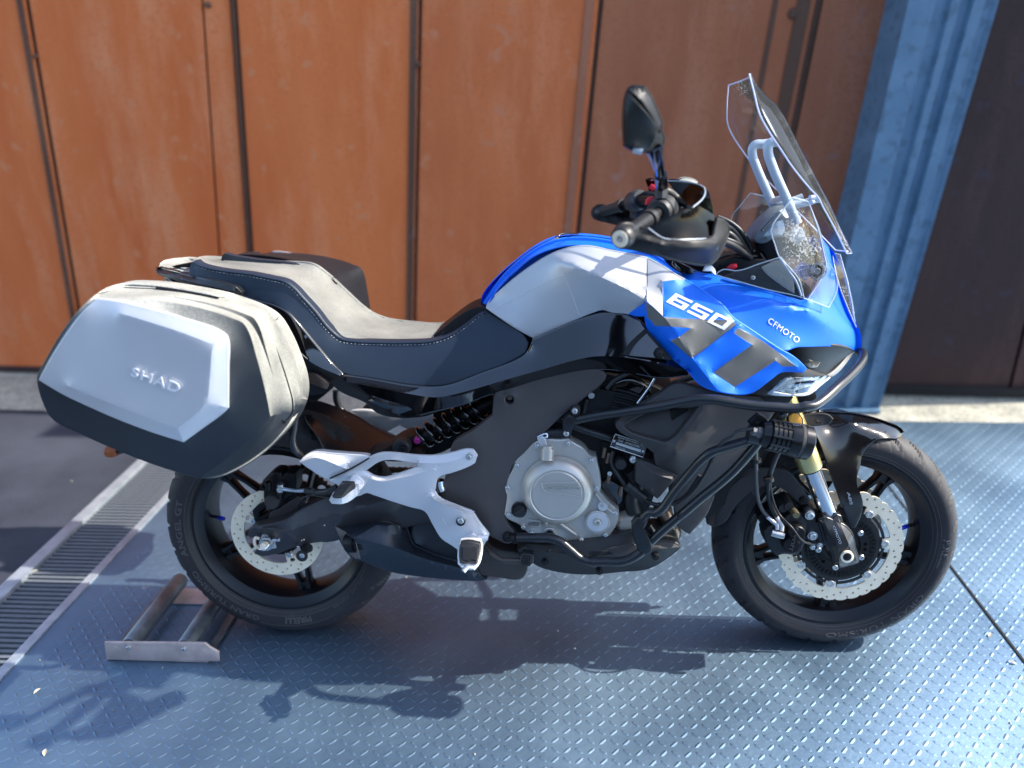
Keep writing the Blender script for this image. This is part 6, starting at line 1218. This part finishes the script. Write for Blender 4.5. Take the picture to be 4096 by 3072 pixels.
# hand guard
hgd, _ = shell('hand_guard', c2(N, [(345,900,-.425),(400,810,-.425),(470,780,-.42),(560,790,-.41),(640,840,-.40),(720,850,-.405),(880,940,-.412),(980,985,-.415),(1100,1000,-.415),(1340,1010,-.405),(1540,985,-.375),(1600,940,-.35),(1625,800,-.33),(1650,715,-.32),(1700,735,-.305),(1768,785,-.28),(1782,850,-.275),(1740,1000,-.285),(1640,1200,-.30),(1560,1280,-.31),(1440,1284,-.325),(1200,1240,-.36),(900,1165,-.40),(600,1095,-.415),(440,1060,-.42),(370,1010,-.42),(340,960,-.42)]),
    mat('guard_plastic', (.012,.0115,.012), .46, bump=.06, spec=.3), hb, creases=[c2(N, [(600,920,-.425),(850,1010,-.428),(1100,1060,-.428),(1400,1070,-.415),(1600,1040,-.375),(1700,960,-.335)])], inner=c2(N, [(1550,1150,-.355),(1700,900,-.31),(1200,1150,-.40)]), thick=.012, r=.004, smooth=5, mirror=True, grid=13.)
text_on('guard_mark', 'S', N([(1628,1120),(1655,1100),(1660,1060),(1633,1080)]), -.362, BRGY, hgd, raise_=.0002)
shell('wind_shield', c2(N, [(768,825,-.412),(1040,690,-.40),(1325,568,-.37),(1400,510,-.345),(1465,440,-.32),(1485,370,-.30),(1480,325,-.285),(1510,345,-.28),(1560,500,-.285),(1600,700,-.30),(1605,880,-.325),(1575,955,-.345),(1340,968,-.385),(1080,972,-.408),(960,955,-.41),(860,895,-.412)]), TINT, hgd, inner=c2(N, [(1330,800,-.392),(1480,700,-.35)]), thick=.003, r=.0012, smooth=5, mirror=True)
shell('wind_shield_top', c2(N, [(1012,232,-.20),(1045,215,-.20),(1230,245,-.225),(1420,285,-.255),(1482,325,-.283),(1470,420,-.30),(1330,562,-.36),(1250,500,-.30),(1140,380,-.25)]), TINT, hgd, thick=.003, r=.0012, smooth=3, mirror=True)
bm = bmesh.new(); tube_bm(bm, [P(x, y, z-.001) for x, y, z in cv(c2(N, [(768,825,-.412),(860,897,-.413),(960,957,-.413),(1080,974,-.41),(1340,970,-.387),(1575,957,-.347)]), False, 16)], .0012, 6); mirrored(finish('shield_edge', bm, BRGY, hgd)); bm = bmesh.new(); tube_bm(bm, [P(x, y, z-.001) for x, y, z in cv(c2(N, [(1015,232,-.20),(1230,243,-.225),(1420,283,-.257),(1478,318,-.285),(1490,370,-.302),(1462,450,-.325),(1330,567,-.37)]), False, 16)], .0013, 6); mirrored(finish('shield_edge', bm, BRGY, hgd))
# mirror (right one seen; the left one hides behind the dash)
mir = shell('mirror', c2(F, [(238,200,-.42),(262,188,-.42),(345,195,-.42),(395,270,-.41),(440,370,-.40),(482,470,-.39),(475,530,-.39),(498,592,-.385),(490,640,-.385),(462,682,-.39),(400,686,-.40),(330,680,-.41),(250,664,-.42),(206,638,-.42),(200,500,-.425),(200,400,-.425),(208,290,-.425),(225,225,-.42)]), mat('mirror_housing', (.012,.012,.013), .42, spec=.25, bump=.05), hb, creases=[c2(F, [(235,215,-.432),(300,270,-.435),(400,390,-.425),(470,530,-.41)])], thick=.035, r=.004, smooth=0, mirror=False, raw=True)[0]
shell('mirror_face', c2(F, [(222,250,-.436),(260,290,-.441),(360,400,-.441),(450,520,-.423),(420,600,-.425),(380,670,-.418),(250,650,-.432),(215,625,-.43),(213,400,-.438)]), mat('mirror_smoke', (.012,.013,.012), .4, 0), mir, thick=.003, r=.002, smooth=2)
tube('mirror_slot', c2(F, [(315,290,-.44),(350,340,-.436),(400,420,-.43),(440,500,-.42)]), .0025, GAP, mir, 8)
tube('mirror_stem', c2(F, [(448,670,-.40),(455,760,-.37),(465,840,-.33),(475,900,-.30),(482,980,-.27)]), .0095, PIANO, mir, 16); tube('mirror_stem', c2(F, [(375,690,-.40),(410,760,-.37),(435,830,-.34)]), .005, PIANO, mir, 10)
lathe('stem_nut', P(*one(F, 481, 985), -.27), (0,.2,1), [(-.02,.0),(-.02,.0125),(.012,.0125),(.012,.0)], SWI, mir, 8, ang=20); tube('stem_neck', c2(F, [(473,880,-.31),(480,960,-.28)]), .0125, PIANO, mir, 16, 2)
tube('mirror_base', c2(N, [(930,340,-.26),(925,420,-.26)]), .012, SWI, hb, 12, 2); tube('mirror_clip', c2(F, [(260,680,-.42),(330,695,-.42)]), .006, BRGY, mir, 8, 1)
# ---- instrument
dsh, _ = shell('instrument', c2(O, [(580,690,-.07),(600,640,-.07),(660,545,-.07),(820,385,-.06),(935,300,-.04),(1010,270,-.02),(1085,420,-.04),(1075,505,-.06),(935,642,-.07),(830,645,-.075),(680,722,-.075),(600,712,-.07)]), mat('dash_grey', (.13,.155,.18), .4), bike, thick=.09, r=.004, smooth=1)
shell('instrument_glass', c2(O, [(655,690,-.078),(700,620,-.078),(780,540,-.075),(870,450,-.07),(935,430,-.065),(960,560,-.068),(920,630,-.074),(830,640,-.079),(690,700,-.079)]), LENS, dsh, thick=.003, r=.001, smooth=0)
tube('instrument_slot', c2(O, [(655,575,-.075),(720,500,-.07),(815,400,-.06)]), .003, PIANO, dsh, 8, 2)
shell('instrument_back', c2(O, [(588,712,-.06),(680,726,-.065),(830,650,-.065),(940,645,-.06),(1040,720,-.05),(1140,785,-.04),(1100,860,-.03),(960,930,-.03),(740,945,-.04),(700,870,-.05),(620,795,-.055)]), DARK, dsh, thick=.08, r=.004, smooth=1)
flat('white_cap', O([(662,880),(690,845),(720,838),(725,950),(690,935)]), WHITE, -.03, .01, dsh); tube('dash_clip', c2(O, [(660,410,.05),(655,480,.05),(620,510,.05)]), .006, DARK, dsh, 8)
blob('screen_mount_plate', O([(930,640),(1080,500),(1190,560),(1250,700),(1140,790)]), BRGY, -.03, .01)
blob('beam_panel', O([(1070,780),(1210,690),(1460,930),(1420,1060),(1260,1000),(1100,900)]), PLAS, -.03, .06)
# ---- screen brackets
for sg in (1, -1):
    def mp(L_): return [P(*p[:2], p[2]) for p in L_]
    def put(name, pts, rad, fl=1.):
        w = [P(*p) for p in pts]; w = [Vector((q.x, q.y*sg, q.z)) for q in w]
        return tube3(name, w, rad, BRGY, bike, 8, 6, flatten=fl)
    sb_ = put('screen_bracket', c2(F, [(1480,608,-.068),(1400,618,-.068),(1345,622,-.068),(1318,645,-.068),(1312,700,-.068),(1345,810,-.068),(1395,930,-.068),(1445,1040,-.068),(1480,1120,-.068),(1515,1200,-.068),(1545,1260,-.068)]), .0105, .75)
    o = put('bracket_arm', c2(F, [(1480,1110,-.055),(1560,1105,-.055),(1640,1085,-.055),(1705,1060,-.055)]), .0085); o.parent = sb_
tube('bracket_cross_tube', c2(F, [(1440,1050,-.055),(1340,1085,.055)]), .007, ALW, bike, 10, 1)
# ---- main screen: rows from near edge over the middle to the mirrored edge
near = c2(F, [(1165,92,-.098),(1200,222,-.125),(1250,412,-.150),(1320,542,-.155),(1405,670,-.155),(1500,812,-.150),(1640,985,-.140),(1700,1050,-.132),(1740,1125,-.122),(1830,1292,-.085),(1925,1490,-.035)])
midl = c2(F, [(1172,84,0.),(1262,210,0.),(1385,400,0.),(1455,528,0.),(1530,680,0.),(1602,822,0.),(1688,985,0.),(1722,1050,0.),(1760,1118,0.),(1848,1290,0.),(1958,1482,0.)])
def cvx(L_, n): 
    w = spl([P(*p) for p in L_], 6); return w
nr_, mr_ = cvx(near, 6), cvx(midl, 6)
bm = bmesh.new(); rows = []
tipfix = mr_[0].copy()
for i in range(len(nr_)):
    a, m_ = nr_[i], mr_[i]; 
    if i < 10: m_ = m_.lerp(Vector((a.x+.020, 0, a.z+.004)), max(0, 1-i/10))
    row = []
    for k in range(-12, 13):
        u = abs(k)/12; sg = -1 if k < 0 else 1
        y = a.y*u*-1*sg*-1 if False else abs(a.y)*u*(1 if k > 0 else -1)
        t = 1-u**2.2; row.append(Vector((a.x+(m_.x-a.x)*t, y, a.z+(m_.z-a.z)*t)))
    rows.append(row)
vr = [[bm.verts.new(p) for p in r_] for r_ in rows]
for i in range(len(vr)-1):
    for k in range(24): bm.faces.new((vr[i][k], vr[i][k+1], vr[i+1][k+1], vr[i+1][k]))
scr = finish('windscreen', bm, CLEAR, bike, 60)
so_ = scr.modifiers.new('thickness', 'SOLIDIFY'); so_.thickness = .0035; so_.offset = 0
bm = bmesh.new(); tube_bm(bm, [r_[0] for r_ in rows]+rows[-1][1:]+[r_[-1] for r_ in rows][::-1][1:]+rows[0][::-1][1:-1], .0018, 8, closed=True); finish('screen_edge', bm, EDGE, scr)
tube('screen_slot', c2(F, [(1390,560,-.04),(1470,585,-.02)]), .004, BRGY, scr, 8, 1); tube('screen_slot', c2(F, [(1640,1050,-.07),(1720,1040,-.03),(1725,1080,-.03),(1650,1090,-.07)]), .004, EDGE, scr, 8, 1)
# side deflectors and lower shield
CEDG = mat('clear_edge', (.48,.55,.60), .25, 0, .4)
def rimmed(name, pts, sp=True, inner=(), mirror=True, w=.0011):
    o, s_ = shell(name, pts, CLEAR, bike, thick=.003, r=.001, smooth=4, inner=inner, mirror=mirror)
    bm = bmesh.new(); tube_bm(bm, [P(x, y, z-.0005) for x, y, z in cv(pts, True, 16)], w, 6, closed=True); e_ = finish('deflector_edge', bm, CEDG, o)
    if mirror: mirrored(e_)
    return o
d1 = rimmed('side_deflector', c2(O, [(1062,130,-.175),(1100,140,-.17),(1268,186,-.14),(1330,330,-.130),(1420,560,-.12),(1475,760,-.115),(1520,950,-.11),(1600,1080,-.105),(1655,1210,-.095),(1652,1370,-.10),(1545,1590,-.12),(1400,1540,-.14),(1215,1470,-.155),(1160,1250,-.165),(1040,1080,-.175),(890,930,-.185),(830,760,-.185),(778,580,-.185),(795,505,-.185),(900,350,-.18)]), inner=c2(O, [(1250,900,-.165),(1100,500,-.175)]))
tube('deflector_fold', c2(O, [(1290,240,-.142),(1400,560,-.135),(1480,900,-.13),(1505,1040,-.128),(1440,1210,-.135),(1265,1480,-.15)]), .0018, BRGY, d1, 8)
lathe('deflector_spacer', P(*one(O, 1390, 1110), -.155), (0,-1,0), [(-.05,.012),(-.004,.012),(-.004,.018),(.004,.018),(.006,.014),(.006,0)], LENS, d1, 28, ang=25)
lathe('spacer_screw', P(*one(O, 1390, 1110), -.1615), (0,-1,0), [(0,.007),(.002,.006),(.002,0)], BOLT, d1, 16)
d2 = rimmed('lower_deflector', c2(O, [(52,1150,-.16),(80,1120,-.16),(160,1085,-.16),(300,1105,-.165),(420,1085,-.168),(600,1020,-.172),(880,932,-.178),(910,925,-.178),(1050,1110,-.17),(1130,1200,-.165),(1200,1400,-.158),(1215,1470,-.157),(1100,1435,-.158),(750,1358,-.16),(300,1232,-.16),(60,1165,-.16)]))
tube('deflector_fold', c2(O, [(890,945,-.180),(1020,1120,-.174),(1100,1230,-.17),(1180,1440,-.162)]), .0022, BRGY, d2, 8); bolt(O, 538, 1195, -.168, 30, d2)
shell('cowl_grille', c2(O, [(660,1060,-.13),(880,960,-.13),(1050,1160,-.13),(1085,1400,-.13),(900,1280,-.13),(720,1140,-.13)]), mat('brushed_insert', (.33,.32,.27), .5, .4, bump=.5), bike, thick=.004, r=.001, smooth=0)
shell('dash_side', c2(O, [(180,1180,-.12),(420,1100,-.12),(640,1070,-.12),(900,1290,-.12),(1090,1420,-.12),(700,1330,-.12)]), DARK, bike, thick=.01, r=.001, smooth=0)
rimmed('nose_lens', c2(O, [(1590,870,-.0),(1690,890,.0),(1720,1000,.0),(1790,1250,.0),(1870,1659,.0)])+[(3425,1310,-.01),(3395,1240,-.03)]+c2(O, [(1680,1290,-.05),(1620,1050,-.04)]), mirror=True)
